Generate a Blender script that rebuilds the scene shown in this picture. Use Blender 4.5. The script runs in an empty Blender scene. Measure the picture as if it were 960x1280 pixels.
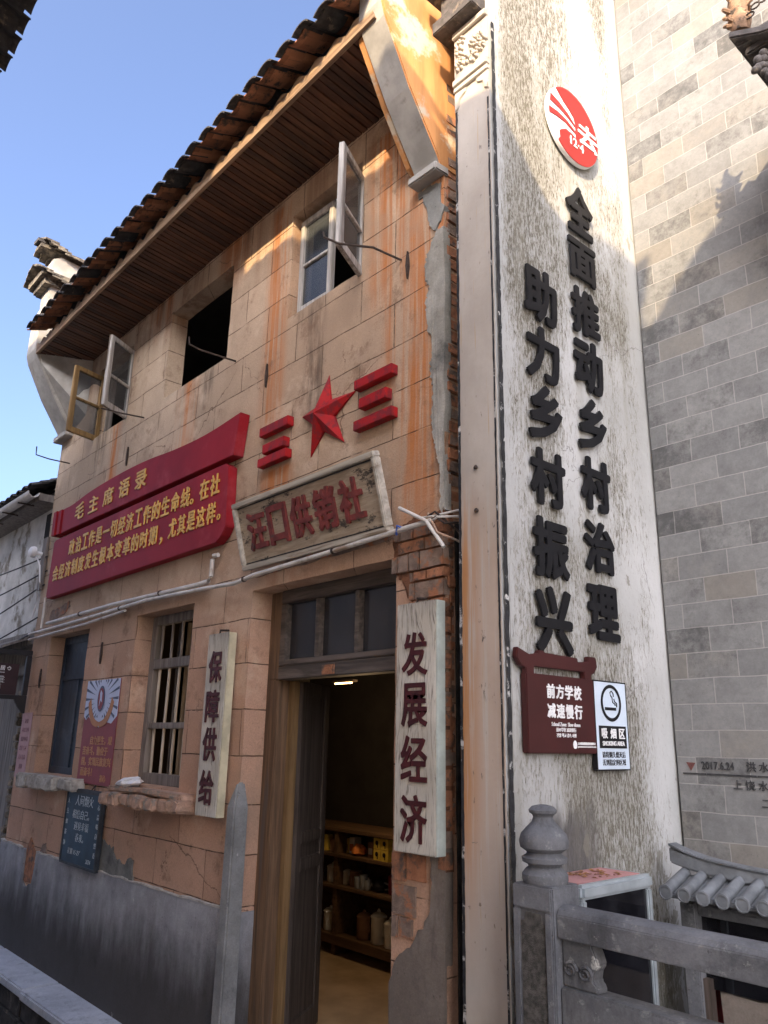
import bpy, bmesh, math, random
from mathutils import Vector, Matrix, noise as mnoise
random.seed(7)
R = math.radians
scene = bpy.context.scene
COL = scene.collection

# ------------------------------------------------------------------ camera, sky, sun, exposure
cam_d = bpy.data.cameras.new("Camera")
cam_d.sensor_fit = 'VERTICAL'; cam_d.sensor_height = 36.0
cam_d.lens = 36.0 * 976.92 / 1280.0
cam_d.clip_start = 0.05; cam_d.clip_end = 2000
cam = bpy.data.objects.new("Camera", cam_d); COL.objects.link(cam)
rt = Vector((0.66560698, 0.74606947, 0.01864648)); up = Vector((0.19748062, -0.2001672, 0.95965332)); fw = Vector((-0.71970046, 0.63506963, 0.28056694))
m = Matrix((rt, up, -fw)).transposed().to_4x4(); m.translation = Vector((0, -2.7, 1.6))
cam.matrix_world = m
scene.camera = cam

SUN = Vector((0.6, -1.0, 0.62)).normalized()
sun_d = bpy.data.lights.new("sun", 'SUN'); sun_d.energy = 2.0; sun_d.angle = R(0.5); sun_d.color = (1.0, 0.76, 0.46)
sun = bpy.data.objects.new("sun", sun_d); COL.objects.link(sun)
sun.rotation_euler = SUN.to_track_quat('Z', 'Y').to_euler(); sun.location = (6, -10, 12)

world = bpy.data.worlds.new("World"); scene.world = world; world.use_nodes = True
wn = world.node_tree; bg = wn.nodes["Background"]
sky = wn.nodes.new("ShaderNodeTexSky"); sky.sky_type = 'NISHITA'; sky.sun_disc = False
sky.sun_elevation = math.asin(SUN.z); sky.sun_rotation = math.atan2(SUN.x, SUN.y)
sky.air_density = 0.42; sky.dust_density = 6.0; sky.ozone_density = 3.2
wn.links.new(sky.outputs[0], bg.inputs[0]); bg.inputs[1].default_value = 0.15

scene.view_settings.view_transform = 'Standard'; scene.view_settings.look = 'None'
scene.view_settings.exposure = 2.38; scene.view_settings.gamma = 1.0; scene.view_settings.use_curve_mapping = False
scene.render.engine = 'CYCLES'
scene.cycles.max_bounces = 8; scene.cycles.diffuse_bounces = 5; scene.cycles.use_denoising = True

# ------------------------------------------------------------------ node helpers
def lin(r, g, b):
    f = lambda c: (c / 255 / 12.92) if c / 255 <= 0.04045 else ((c / 255 + 0.055) / 1.055) ** 2.4
    return (f(r), f(g), f(b), 1)

class NT:
    def __init__(s, name):
        s.m = bpy.data.materials.new(name); s.m.use_nodes = True
        s.t = s.m.node_tree; s.b = s.t.nodes["Principled BSDF"]; s._pos = None
    def n(s, kind, **kw):
        nd = s.t.nodes.new(kind)
        for k, v in kw.items(): setattr(nd, k, v)
        return nd
    def set(s, sock, v):
        if hasattr(v, 'is_linked') or isinstance(v, bpy.types.NodeSocket): s.t.links.new(v, sock)
        else: sock.default_value = v
    def pos(s):
        if s._pos is None: s._pos = s.n("ShaderNodeNewGeometry").outputs["Position"]
        return s._pos
    def objc(s): return s.n("ShaderNodeTexCoord").outputs["Object"]
    def map(s, v, scale=(1, 1, 1), loc=(0, 0, 0), rot=(0, 0, 0)):
        nd = s.n("ShaderNodeMapping"); s.set(nd.inputs["Vector"], v)
        nd.inputs["Scale"].default_value = scale; nd.inputs["Location"].default_value = loc; nd.inputs["Rotation"].default_value = rot
        return nd.outputs[0]
    def noise(s, v=None, scale=5, detail=4, rough=0.55, st=(1, 1, 1), loc=(0, 0, 0), dist=0.0):
        v = s.pos() if v is None else v
        if st != (1, 1, 1) or loc != (0, 0, 0): v = s.map(v, st, loc)
        nd = s.n("ShaderNodeTexNoise"); s.set(nd.inputs["Vector"], v)
        nd.inputs["Scale"].default_value = scale; nd.inputs["Detail"].default_value = detail
        nd.inputs["Roughness"].default_value = rough; nd.inputs["Distortion"].default_value = dist
        return nd.outputs["Fac"]
    def ramp(s, f, a, b):
        nd = s.n("ShaderNodeMapRange"); nd.interpolation_type = 'SMOOTHSTEP'
        s.set(nd.inputs[0], f); nd.inputs[1].default_value = a; nd.inputs[2].default_value = b
        return nd.outputs[0]
    def mix(s, f, a, b, mode='MIX'):
        nd = s.n("ShaderNodeMix", data_type='RGBA', blend_type=mode, clamp_factor=True)
        s.set(nd.inputs[0], f); s.set(nd.inputs[6], a); s.set(nd.inputs[7], b)
        return nd.outputs[2]
    def math(s, op, a, b=0.0):
        nd = s.n("ShaderNodeMath", operation=op); s.set(nd.inputs[0], a); s.set(nd.inputs[1], b)
        return nd.outputs[0]
    def xyz(s, v=None):
        nd = s.n("ShaderNodeSeparateXYZ"); s.set(nd.inputs[0], s.pos() if v is None else v); return nd.outputs
    def comb(s, x, y, z):
        nd = s.n("ShaderNodeCombineXYZ"); s.set(nd.inputs[0], x); s.set(nd.inputs[1], y); s.set(nd.inputs[2], z); return nd.outputs[0]
    def band(s, x, a0, a1, b0, b1):        # 0 -> 1 between a0,a1 and back 1 -> 0 between b0,b1
        return s.math('MULTIPLY', s.ramp(x, a0, a1), s.ramp(x, b1, b0))
    def bump(s, h, strength=0.5, dist=0.01, prev=None):
        nd = s.n("ShaderNodeBump"); s.set(nd.inputs["Height"], h)
        nd.inputs["Strength"].default_value = strength; nd.inputs["Distance"].default_value = dist
        if prev is not None: s.set(nd.inputs["Normal"], prev)
        return nd.outputs[0]
    def out(s, color=None, rough=0.8, normal=None, metal=0.0, spec=0.4):
        if color is not None: s.set(s.b.inputs["Base Color"], color)
        s.set(s.b.inputs["Roughness"], rough); s.b.inputs["Metallic"].default_value = metal
        s.b.inputs["Specular IOR Level"].default_value = spec
        if normal is not None: s.set(s.b.inputs["Normal"], normal)
        return s.m

def simple(name, col, rough=0.7, var=0.25, scale=8, st=(1, 1, 1), bump=0.15, metal=0.0, spec=0.4, dirt=None, dirt_lo=0.55, dirt_hi=0.75, dirt_scale=4, bd=0.004):
    k = NT(name); n1 = k.noise(scale=scale, detail=6, rough=0.62, st=st)
    dk = tuple(c * (1 - var) for c in col[:3]) + (1,); lt = tuple(min(1, c * (1 + var)) for c in col[:3]) + (1,)
    c = k.mix(k.ramp(n1, 0.3, 0.7), dk, lt)
    if dirt: c = k.mix(k.ramp(k.noise(scale=dirt_scale, detail=7, rough=0.65, loc=(3, 1, 7)), dirt_lo, dirt_hi), c, dirt)
    nb = k.bump(k.noise(scale=scale * 6, detail=5, st=st), bump, bd)
    return k.out(c, rough, nb, metal, spec)

# ------------------------------------------------------------------ materials
def mat_plaster():
    k = NT("ochre_plaster"); p = k.pos(); X = k.xyz(p)
    w1 = k.math('MULTIPLY', k.math('SUBTRACT', k.noise(scale=2.2, detail=3), 0.5), 0.02)
    u = k.math('ADD', k.math('ADD', X[0], X[1]), 20.125); v = k.math('ADD', X[2], 10 * 0.284 - 0.07)
    v = k.math('ADD', v, w1); u = k.math('ADD', u, w1)
    br = k.n("ShaderNodeTexBrick"); k.set(br.inputs["Vector"], k.comb(u, v, 0.0))
    br.offset = 0.45; br.inputs["Scale"].default_value = 1; br.inputs["Brick Width"].default_value = 0.685
    br.inputs["Row Height"].default_value = 0.284; br.inputs["Mortar Size"].default_value = 0.0042; br.inputs["Mortar Smooth"].default_value = 0.5
    br.inputs["Color1"].default_value = (0.40, 0.39, 0.38, 1); br.inputs["Color2"].default_value = (0.62, 0.62, 0.62, 1); br.inputs["Mortar"].default_value = (0.5, 0.5, 0.5, 1)
    hi = k.ramp(k.math('ADD', X[2], k.math('MULTIPLY', k.noise(scale=1.1, detail=3), 0.9)), 2.6, 3.7)
    base = k.mix(hi, (0.63, 0.40, 0.28, 1), (0.59, 0.435, 0.305, 1))
    left = k.ramp(X[0], -3.6, -6.2)
    base = k.mix(k.math('MULTIPLY', left, k.math('MULTIPLY', hi, 0.75)), base, (0.50, 0.41, 0.315, 1))
    base = k.mix(0.62, base, k.mix(1.0, base, br.outputs["Color"], 'MULTIPLY'))
    base = k.mix(0.45, base, k.mix(k.noise(scale=1.7, detail=6, rough=0.65), (0.25, 0.25, 0.25, 1), (0.85, 0.8, 0.76, 1)), 'OVERLAY')
    base = k.mix(0.75, base, k.mix(k.noise(scale=95, detail=4, rough=0.75), (0.2, 0.2, 0.2, 1), (0.8, 0.8, 0.8, 1)), 'OVERLAY')
    # rust coloured wash running down in streaks
    strk = k.noise(scale=1.0, detail=5, rough=0.6, st=(7.5, 7.5, 0.42))
    fine = k.noise(scale=1.0, detail=4, rough=0.6, st=(34, 34, 1.1), loc=(2, 2, 5))
    zone = k.band(X[0], -3.05, -2.85, -2.5, -2.3)
    for xc, w, z0, z1 in ((-4.27, .13, 3.4, 5.4), (-6.98, .1, 3.2, 4.5), (-5.55, .17, 3.1, 4.45), (-3.1, .14, 3.9, 5.3), (-2.98, .1, 3.3, 5.5), (-4.15, .2, 2.3, 3.3), (-4.9, .3, 4.95, 5.6), (-6.2, .3, 5.0, 5.6)):
        zone = k.math('MAXIMUM', zone, k.math('MULTIPLY', k.band(X[0], xc - w - .07, xc - w * .3, xc + w * .3, xc + w + .07), k.band(X[2], z0, z0 + .5, z1, z1 + .05)))
    zone = k.math('MULTIPLY', zone, k.ramp(X[2], 2.2, 3.2))
    sm = k.math('MULTIPLY', k.ramp(k.math('ADD', k.math('MULTIPLY', strk, 0.55), k.math('MULTIPLY', fine, 0.45)), 0.40, 0.58), zone)
    base = k.mix(k.math('MULTIPLY', sm, 0.95), base, (0.42, 0.15, 0.045, 1))
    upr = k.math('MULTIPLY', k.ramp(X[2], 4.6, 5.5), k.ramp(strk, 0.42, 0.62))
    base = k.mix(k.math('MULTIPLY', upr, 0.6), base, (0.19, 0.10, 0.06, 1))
    # soot streaks under the sills
    soot = 0.0
    for xc, w, z0, z1 in ((-3.78, .16, 3.35, 4.44), (-3.95, .07, 4.0, 4.43), (-7.35, .2, 3.9, 4.5), (-5.2, .12, 3.9, 4.42), (-6.3, .2, 5.05, 5.5), (-4.75, .12, 5.1, 5.55)):
        b_ = k.math('MULTIPLY', k.band(X[0], xc - w, xc - w * .2, xc + w * .2, xc + w), k.band(X[2], z0, z0 + .5, z1, z1 + .03))
        soot = k.math('MAXIMUM', soot, b_)
    soot = k.math('MULTIPLY', soot, k.ramp(k.noise(scale=1, detail=8, rough=0.72, st=(16, 16, 1.6), loc=(9, 0, 0)), 0.36, 0.6))
    base = k.mix(k.math('MULTIPLY', soot, 0.8), base, (0.06, 0.045, 0.035, 1))
    blo = k.noise(scale=1.3, detail=9, rough=0.68, loc=(2, 9, 4))
    base = k.mix(k.math('MULTIPLY', k.ramp(blo, 0.50, 0.66), 0.5), base, (0.30, 0.215, 0.15, 1))
    base = k.mix(k.math('MULTIPLY', k.ramp(blo, 0.47, 0.36), 0.35), base, (0.70, 0.55, 0.41, 1))
    spk = k.noise(scale=60, detail=5, rough=0.8, loc=(4, 4, 9))
    base = k.mix(k.math('MULTIPLY', k.ramp(spk, 0.60, 0.66), 0.6), base, (0.17, 0.11, 0.075, 1))
    # dark runs creeping out below the joints and hairline cracks
    ck = k.n("ShaderNodeTexVoronoi", feature='DISTANCE_TO_EDGE'); k.set(ck.inputs["Vector"], k.comb(k.math('ADD', X[0], k.math('MULTIPLY', k.noise(scale=5, detail=6), .5)), X[2], 0.0)); ck.inputs["Scale"].default_value = 0.9
    crk = k.math('MULTIPLY', k.ramp(ck.outputs["Distance"], 0.0035, 0.001), k.ramp(k.noise(scale=1.1, detail=2, loc=(5, 9, 9)), 0.52, 0.58))
    base = k.mix(k.math('MULTIPLY', crk, 0.7), base, (0.10, 0.06, 0.04, 1))
    # dark grime, small pale chips
    base = k.mix(k.math('MULTIPLY', k.ramp(k.noise(scale=3.3, detail=9, rough=0.72, loc=(1, 4, 2)), 0.545, 0.68), 0.6), base, (0.16, 0.095, 0.06, 1))
    base = k.mix(k.math('MULTIPLY', k.ramp(k.noise(scale=9, detail=8, rough=0.75, loc=(5, 4, 2)), 0.67, 0.71), 0.55), base, (0.6, 0.45, 0.3, 1))
    mort = k.math('SUBTRACT', 1.0, k.math('MULTIPLY', k.math('SUBTRACT', 1.0, br.outputs["Fac"]), 1.0))
    brk = k.ramp(k.noise(scale=9, detail=5, loc=(7, 7, 7)), 0.30, 0.55)
    mm = k.math('MULTIPLY', mort, brk)
    base = k.mix(k.math('MULTIPLY', mm, 0.9), base, (0.075, 0.045, 0.03, 1))
    h = k.math('SUBTRACT', k.math('ADD', k.math('MULTIPLY', k.noise(scale=60, detail=6, rough=0.7), 0.30), k.math('MULTIPLY', k.noise(scale=4, detail=5), 0.9)), k.math('MULTIPLY', mm, 1.1))
    return k.out(base, 0.9, k.bump(h, 0.85, 0.014), spec=0.2)

def mat_cement(name, c0, c1, grime=0.0, base_z=-0.2):
    k = NT(name); X = k.xyz()
    n1 = k.noise(scale=1.6, detail=8, rough=0.65); n2 = k.noise(scale=14, detail=6, rough=0.7)
    c = k.mix(k.ramp(n1, 0.32, 0.68), c0, c1)
    c = k.mix(0.5, c, k.mix(n2, (0.2, 0.2, 0.2, 1), (0.8, 0.8, 0.8, 1)), 'OVERLAY')
    c = k.mix(k.math('MULTIPLY', k.ramp(k.noise(scale=2.7, detail=8, rough=0.7, loc=(8, 3, 1)), 0.54, 0.72), 0.7), c, (0.035, 0.038, 0.042, 1))
    if grime:
        g = k.math('ADD', X[2], k.math('MULTIPLY', k.noise(scale=1, detail=7, rough=0.65, st=(5, 5, 1.2)), -0.75))
        c = k.mix(k.math('MULTIPLY', k.ramp(g, base_z + 0.05, base_z - 0.55), grime), c, (0.048, 0.042, 0.037, 1))
    c = k.mix(k.math('MULTIPLY', k.ramp(k.noise(scale=11, detail=4, loc=(2, 8, 1)), 0.72, 0.75), 0.6), c, (0.55, 0.55, 0.52, 1))
    c = k.mix(0.55, c, k.mix(k.noise(scale=110, detail=4, rough=0.75), (0.22, 0.22, 0.22, 1), (0.78, 0.78, 0.78, 1)), 'OVERLAY')
    drip = k.math('MULTIPLY', k.ramp(k.noise(scale=1, detail=7, rough=0.7, st=(7, 7, 1.6), loc=(2, 6, 4)), 0.54, 0.70), 0.2 if grime else 0.5)
    c = k.mix(drip, c, tuple(x * 0.42 for x in c0[:3]) + (1,))
    c = k.mix(k.math('MULTIPLY', k.ramp(k.noise(scale=30, detail=5, rough=0.75, loc=(7, 7, 1)), 0.64, 0.68), 0.55), c, tuple(x * 0.35 for x in c0[:3]) + (1,))
    h = k.math('ADD', k.noise(scale=45, detail=6, rough=0.7), k.math('MULTIPLY', n1, 1.2))
    return k.out(c, 0.88, k.bump(h, 0.4, 0.008), spec=0.25)

def mat_whitewall(name, olive=0.55, fleck=1.0):
    k = NT(name); X = k.xyz()
    c = k.mix(k.ramp(k.noise(scale=1.3, detail=7, rough=0.6), 0.3, 0.7), (0.345, 0.345, 0.33, 1), (0.47, 0.47, 0.46, 1))
    fl = k.noise(scale=1, detail=7, rough=0.72, st=(80, 80, 21.0), dist=0.5)
    fl2 = k.noise(scale=1, detail=6, rough=0.75, st=(190, 190, 60), loc=(4, 3, 1))
    dens = k.noise(scale=1, detail=4, rough=0.55, st=(2.6, 2.6, 0.9), loc=(1, 7, 3))
    edge = k.band(X[1], -0.09, 0.04, 1.06, 1.22) if fleck >= 1 else 0.6
    d = k.math('MULTIPLY', k.ramp(dens, 0.25, 0.62), edge)
    t1 = k.math('ADD', k.math('MULTIPLY', fl, 0.62), k.math('ADD', k.math('MULTIPLY', fl2, 0.30), k.math('MULTIPLY', k.math('SUBTRACT', d, 0.10), 0.16)))
    c = k.mix(k.math('MULTIPLY', k.ramp(t1, 0.49, 0.585), olive), c, (0.25, 0.232, 0.18, 1))
    c = k.mix(k.math('MULTIPLY', k.ramp(t1, 0.585, 0.63), 0.9 * fleck), c, (0.105, 0.092, 0.068, 1))
    if fleck >= 1:                                   # black weathered patch low on the wall behind the stone post
        z_ = k.math('ADD', X[2], k.math('MULTIPLY', k.math('SUBTRACT', k.noise(scale=1, detail=6, st=(14, 14, 3)), 0.5), 0.5))
        blk = k.math('MULTIPLY', k.band(z_, 0.98, 1.06, 1.22, 1.36), k.band(X[1], 0.02, 0.14, 0.40, 0.62))
        c = k.mix(k.math('MULTIPLY', blk, 0.85), c, (0.085, 0.08, 0.078, 1))
        low = k.ramp(k.math('ADD', X[2], k.math('MULTIPLY', k.noise(scale=5, detail=6), 0.5)), 0.95, 0.6)
        c = k.mix(k.math('MULTIPLY', low, 0.6), c, (0.30, 0.30, 0.28, 1))
    pe = k.noise(scale=1, detail=8, rough=0.68, st=(6, 6, 3.2), loc=(8, 1, 3), dist=0.8)
    pk_ = k.ramp(k.math('ADD', pe, k.math('MULTIPLY', k.ramp(X[2], 1.9, 0.5), 0.10)), 0.645, 0.66) if fleck >= 1 else 0.0
    c = k.mix(k.math('MULTIPLY', pk_, 0.75), c, (0.20, 0.185, 0.15, 1))
    ck = k.n("ShaderNodeTexVoronoi", feature='DISTANCE_TO_EDGE'); k.set(ck.inputs["Vector"], k.map(k.comb(X[1], k.math('ADD', X[2], k.math('MULTIPLY', k.noise(scale=6, detail=5), .5)), 0.0), (1, 1, 1))); ck.inputs["Scale"].default_value = 1.15
    crk = k.math('MULTIPLY', k.ramp(ck.outputs["Distance"], 0.004, 0.0015), k.ramp(k.noise(scale=1.3, detail=2, loc=(9, 9, 9)), 0.48, 0.6))
    c = k.mix(k.math('MULTIPLY', crk, 0.6), c, (0.12, 0.11, 0.10, 1))
    run = k.math('MULTIPLY', k.ramp(k.noise(scale=1, detail=5, st=(9, 9, .35), loc=(5, 5, 5)), 0.52, 0.72), 0.45)
    c = k.mix(run, c, (0.24, 0.225, 0.18, 1))
    h = k.math('SUBTRACT', k.math('MULTIPLY', k.noise(scale=30, detail=6), 0.5), k.math('MULTIPLY', k.ramp(t1, 0.53, 0.6), 0.9))
    return k.out(c, 0.85, k.bump(h, 0.55, 0.006), spec=0.25)

def mat_pilaster():
    k = NT("pilaster_plaster"); X = k.xyz()
    c = k.mix(k.ramp(k.noise(scale=2.4, detail=7, rough=0.6, st=(1, 1, .5)), 0.3, 0.7), (0.36, 0.32, 0.275, 1), (0.48, 0.44, 0.39, 1))
    st = k.noise(scale=1, detail=6, rough=0.65, st=(26, 26, 0.8)); lowz = k.band(X[2], 0.6, 1.5, 2.35, 2.9)
    side = k.ramp(X[0], -2.25, -2.41)
    c = k.mix(k.math('MULTIPLY', k.math('MULTIPLY', k.ramp(st, 0.34, 0.52), lowz), k.math('ADD', 0.25, k.math('MULTIPLY', side, 0.75))), c, (0.42, 0.19, 0.06, 1))
    pn = k.noise(scale=1, detail=6, rough=0.68, st=(9, 9, 14), loc=(3, 3, 2), dist=0.6)
    c = k.mix(k.math('MULTIPLY', k.ramp(pn, 0.63, 0.65), k.band(X[2], 0.75, 0.95, 1.3, 1.36)), c, (0.23, 0.195, 0.16, 1))
    bn = k.noise(scale=1, detail=7, rough=0.75, st=(22, 22, 8), loc=(6, 3, 2))
    c = k.mix(k.math('MULTIPLY', k.ramp(bn, 0.58, 0.62), k.math('MULTIPLY', k.band(X[2], 1.75, 1.85, 2.3, 2.4), k.band(X[0], -2.33, -2.29, -2.27, -2.22))), c, (0.03, 0.03, 0.03, 1))
    c = k.mix(k.math('MULTIPLY', k.ramp(k.noise(scale=40, detail=5, st=(1, 1, .4)), 0.66, 0.72), 0.7), c, (0.12, 0.1, 0.09, 1))
    c = k.mix(k.math('MULTIPLY', k.ramp(k.noise(scale=1, detail=5, st=(60, 60, 1.8), loc=(0, 5, 5)), 0.64, 0.7), 0.55), c, (0.42, 0.27, 0.12, 1))
    return k.out(c, 0.8, k.bump(k.noise(scale=18, detail=7), 0.3, 0.006), spec=0.3)

def mat_brickface(name, w, h, mortar, c_lo, c_hi, mcol, x_off=0.0, z_off=0.0, dark=0.5, squash=1.0, mort_mix=1.0):
    k = NT(name); X = k.xyz()
    u = k.math('ADD', k.math('ADD', X[0], X[1]), 20 + x_off); v = k.math('ADD', X[2], 10 * h + z_off)
    w1 = k.math('MULTIPLY', k.math('SUBTRACT', k.noise(scale=3, detail=3), 0.5), 0.016)
    u = k.math('ADD', u, w1); v = k.math('ADD', v, w1)
    br = k.n("ShaderNodeTexBrick"); k.set(br.inputs["Vector"], k.comb(u, v, 0.0)); br.offset = 0.5
    br.inputs["Scale"].default_value = 1; br.inputs["Brick Width"].default_value = w; br.inputs["Row Height"].default_value = h
    br.inputs["Mortar Size"].default_value = mortar; br.inputs["Mortar Smooth"].default_value = 0.15; br.inputs["Bias"].default_value = -0.1
    br.inputs["Color1"].default_value = c_lo; br.inputs["Color2"].default_value = c_hi; br.inputs["Mortar"].default_value = mcol
    # a random value per brick (cell floor of the same lattice)
    row = k.math('FLOOR', k.math('DIVIDE', v, h)); par = k.math('MULTIPLY', k.math('MODULO', k.math('ABSOLUTE', row), 2.0), 0.5)
    colm = k.math('FLOOR', k.math('ADD', k.math('DIVIDE', u, w), k.math('ADD', 0.5, par)))
    wn_ = k.n("ShaderNodeTexWhiteNoise", noise_dimensions='2D'); k.set(wn_.inputs["Vector"], k.comb(colm, row, 0.0)); rnd = wn_.outputs["Value"]
    c = br.outputs["Color"]
    mot = k.noise(scale=9, detail=9, rough=0.74); fin = k.noise(scale=46, detail=6, rough=0.72)
    c = k.mix(0.6, c, k.mix(mot, (0.15, 0.15, 0.15, 1), (0.85, 0.85, 0.84, 1)), 'OVERLAY')
    c = k.mix(0.5, c, k.mix(fin, (0.2, 0.2, 0.2, 1), (0.8, 0.8, 0.8, 1)), 'OVERLAY')
    tin = k.n("ShaderNodeTexWhiteNoise", noise_dimensions='2D'); k.set(tin.inputs["Vector"], k.comb(k.math('ADD', colm, 37.0), row, 0.0))
    warm = tuple(q * r_ for q, r_ in zip(c_hi[:3], (1.0, .84, .64))) + (1,)
    c = k.mix(k.math('MULTIPLY', k.ramp(k.math('ADD', tin.outputs["Value"], k.math('MULTIPLY', mot, 0.8)), 1.0, 1.4), 0.35), c, warm)
    # soot and damp that starts on some bricks' edges and spreads unevenly
    patch_ = k.noise(scale=1.15, detail=8, rough=0.68, loc=(4, 4, 1)); grain = k.noise(scale=16, detail=8, rough=0.78, loc=(1, 8, 3))
    dk = k.ramp(k.math('ADD', k.math('MULTIPLY', rnd, 0.36), k.math('ADD', k.math('MULTIPLY', patch_, 0.85), k.math('MULTIPLY', grain, 0.75))), 0.98, 1.28)
    c = k.mix(k.math('MULTIPLY', dk, dark), c, tuple(x * 0.30 for x in c_lo[:3]) + (1,))
    pits = k.ramp(k.noise(scale=75, detail=4, rough=0.7, loc=(3, 3, 3)), 0.66, 0.70)
    c = k.mix(k.math('MULTIPLY', pits, 0.5), c, tuple(x * 0.3 for x in c_lo[:3]) + (1,))
    c = k.mix(k.math('MULTIPLY', k.math('MULTIPLY', br.outputs["Fac"], mort_mix), k.ramp(k.noise(scale=4.5, detail=4, loc=(1, 2, 3)), 0.30, 0.62)), c, mcol)
    hgt = k.math('SUBTRACT', k.math('MULTIPLY', k.noise(scale=35, detail=6, rough=0.7), 0.5), br.outputs["Fac"])
    return k, c, k.bump(hgt, 0.5, 0.006)

def mat_wood(name, c_dark, c_light, axis='z', rough=0.75, grain=26, wear=None, bump=0.35):
    k = NT(name)
    st = {'x': (1.4, grain, grain), 'y': (grain, 1.4, grain), 'z': (grain, grain, 1.4)}[axis]
    g = k.noise(scale=1, detail=7, rough=0.65, st=st, dist=0.6)
    c = k.mix(k.ramp(g, 0.32, 0.68), c_dark, c_light)
    c = k.mix(0.4, c, k.mix(k.noise(scale=3, detail=6), (0.2, 0.2, 0.2, 1), (0.8, 0.8, 0.8, 1)), 'OVERLAY')
    if wear: c = k.mix(k.ramp(k.noise(scale=1, detail=7, rough=0.7, st=tuple(q * .5 for q in st), loc=(4, 2, 1)), 0.55, 0.68), c, wear)
    return k.out(c, rough, k.bump(g, bump, 0.004), spec=0.3)

def mat_board():                                  # pale, cracked painted boards
    k = NT("cracked_board_paint"); X = k.xyz()
    wob = k.math('MULTIPLY', k.math('SUBTRACT', k.noise(scale=5, detail=3, st=(1, 1, .35)), 0.5), 0.16)
    v = k.comb(k.math('ADD', X[0], wob), X[1], X[2])
    g = k.noise(v, scale=1, detail=7, rough=0.7, st=(95, 95, 5)); g2 = k.noise(v, scale=1, detail=5, rough=0.7, st=(210, 210, 12), loc=(3, 3, 3))
    c = k.mix(k.ramp(k.noise(scale=4, detail=5), 0.3, 0.7), (0.45, 0.42, 0.355, 1), (0.60, 0.57, 0.50, 1))
    t = k.math('ADD', k.math('MULTIPLY', g, 0.6), k.math('MULTIPLY', g2, 0.4))
    c = k.mix(k.math('MULTIPLY', k.ramp(t, 0.50, 0.60), 0.75), c, (0.17, 0.145, 0.115, 1))
    c = k.mix(k.math('MULTIPLY', k.ramp(t, 0.58, 0.63), 0.8), c, (0.06, 0.05, 0.042, 1))
    top = k.ramp(k.math('ADD', X[2], k.math('MULTIPLY', g, 0.30)), 2.28, 2.5)
    c = k.mix(k.math('MULTIPLY', top, 0.7), c, (0.12, 0.11, 0.10, 1))
    return k.out(c, 0.85, k.bump(t, 0.5, 0.004), spec=0.2)

def mat_panel():                                  # brown sign panel with black peeled patches
    k = NT("aged_sign_panel")
    g = k.noise(scale=1, detail=7, rough=0.7, st=(5, 40, 40), dist=1.0)
    c = k.mix(k.ramp(g, 0.3, 0.7), (0.27, 0.215, 0.155, 1), (0.44, 0.37, 0.28, 1))
    bl = k.noise(scale=1, detail=9, rough=0.74, st=(4.5, 10, 10), loc=(2, 2, 9))
    c = k.mix(k.math('MULTIPLY', k.ramp(bl, 0.55, 0.61), 0.9), c, (0.035, 0.03, 0.028, 1))
    return k.out(c, 0.8, k.bump(bl, 0.4, 0.004), spec=0.3)

def mat_glass(name, tint=(0.02, 0.025, 0.03, 1), alpha=0.55, rough=0.06):
    k = NT(name); k.b.inputs["Alpha"].default_value = alpha
    n = k.noise(scale=5, detail=6)
    c = k.mix(k.ramp(n, 0.35, 0.75), tint, tuple(min(1, t * 1.8 + 0.01) for t in tint[:3]) + (1,))
    return k.out(c, rough, k.bump(k.noise(scale=3, detail=2), 0.05, 0.01), spec=0.6)

def mat_tiles():
    k = NT("clay_roof_tile"); X = k.xyz()
    wn_ = k.n("ShaderNodeTexWhiteNoise", noise_dimensions='2D')
    k.set(wn_.inputs["Vector"], k.comb(k.math('FLOOR', k.math('DIVIDE', X[0], 0.096)), k.math('FLOOR', k.math('DIVIDE', X[1], 0.1)), 0.0))
    c = k.mix(wn_.outputs["Value"], (0.16, 0.07, 0.04, 1), (0.36, 0.16, 0.085, 1))
    c = k.mix(k.ramp(k.noise(scale=14, detail=7, rough=0.7), 0.5, 0.66), c, (0.05, 0.04, 0.035, 1))
    return k.out(c, 0.85, k.bump(k.noise(scale=50, detail=5), 0.3, 0.004), spec=0.25)

MT = {}
MT['plaster'] = mat_plaster()
MT['plinth'] = mat_cement("grey_cement_plinth", (0.215, 0.218, 0.230, 1), (0.37, 0.372, 0.385, 1), 0.92, 0.20)
MT['cement'] = mat_cement("rough_cement", (0.13, 0.13, 0.12, 1), (0.25, 0.25, 0.23, 1), 0)
MT['cement_pale'] = mat_cement('pale_crumbling_render', (0.22, 0.21, 0.18, 1), (0.40, 0.385, 0.345, 1), 0)
MT['cement_brown'] = mat_cement("brown_grey_cement", (0.15, 0.125, 0.105, 1), (0.23, 0.195, 0.165, 1), 0)
MT['lime_edge'] = simple("lime_edge", (0.42, 0.40, 0.36), 0.9, 0.3, 12)
MT['whitewall'] = mat_whitewall("weathered_limewash")
MT['whiteside'] = mat_whitewall("limewash_side", 0.4, 0.7)
MT['pilaster'] = mat_pilaster()
k, c, nb = mat_brickface("grey_facing_brick", 0.2693, 0.1303, 0.0026, (0.142, 0.143, 0.144, 1), (0.182, 0.182, 0.180, 1), (0.235, 0.23, 0.222, 1), 0.055, -0.1156, 0.75, mort_mix=0.8)
MT['greybrick'] = k.out(c, 0.85, nb, spec=0.25)
k, c, nb = mat_brickface("red_brick", 0.23, 0.068, 0.010, (0.22, 0.095, 0.05, 1), (0.36, 0.17, 0.09, 1), (0.15, 0.10, 0.07, 1), 0, 0, 0.7)
MT['redbrick'] = k.out(c, 0.9, nb, spec=0.2)
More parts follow.
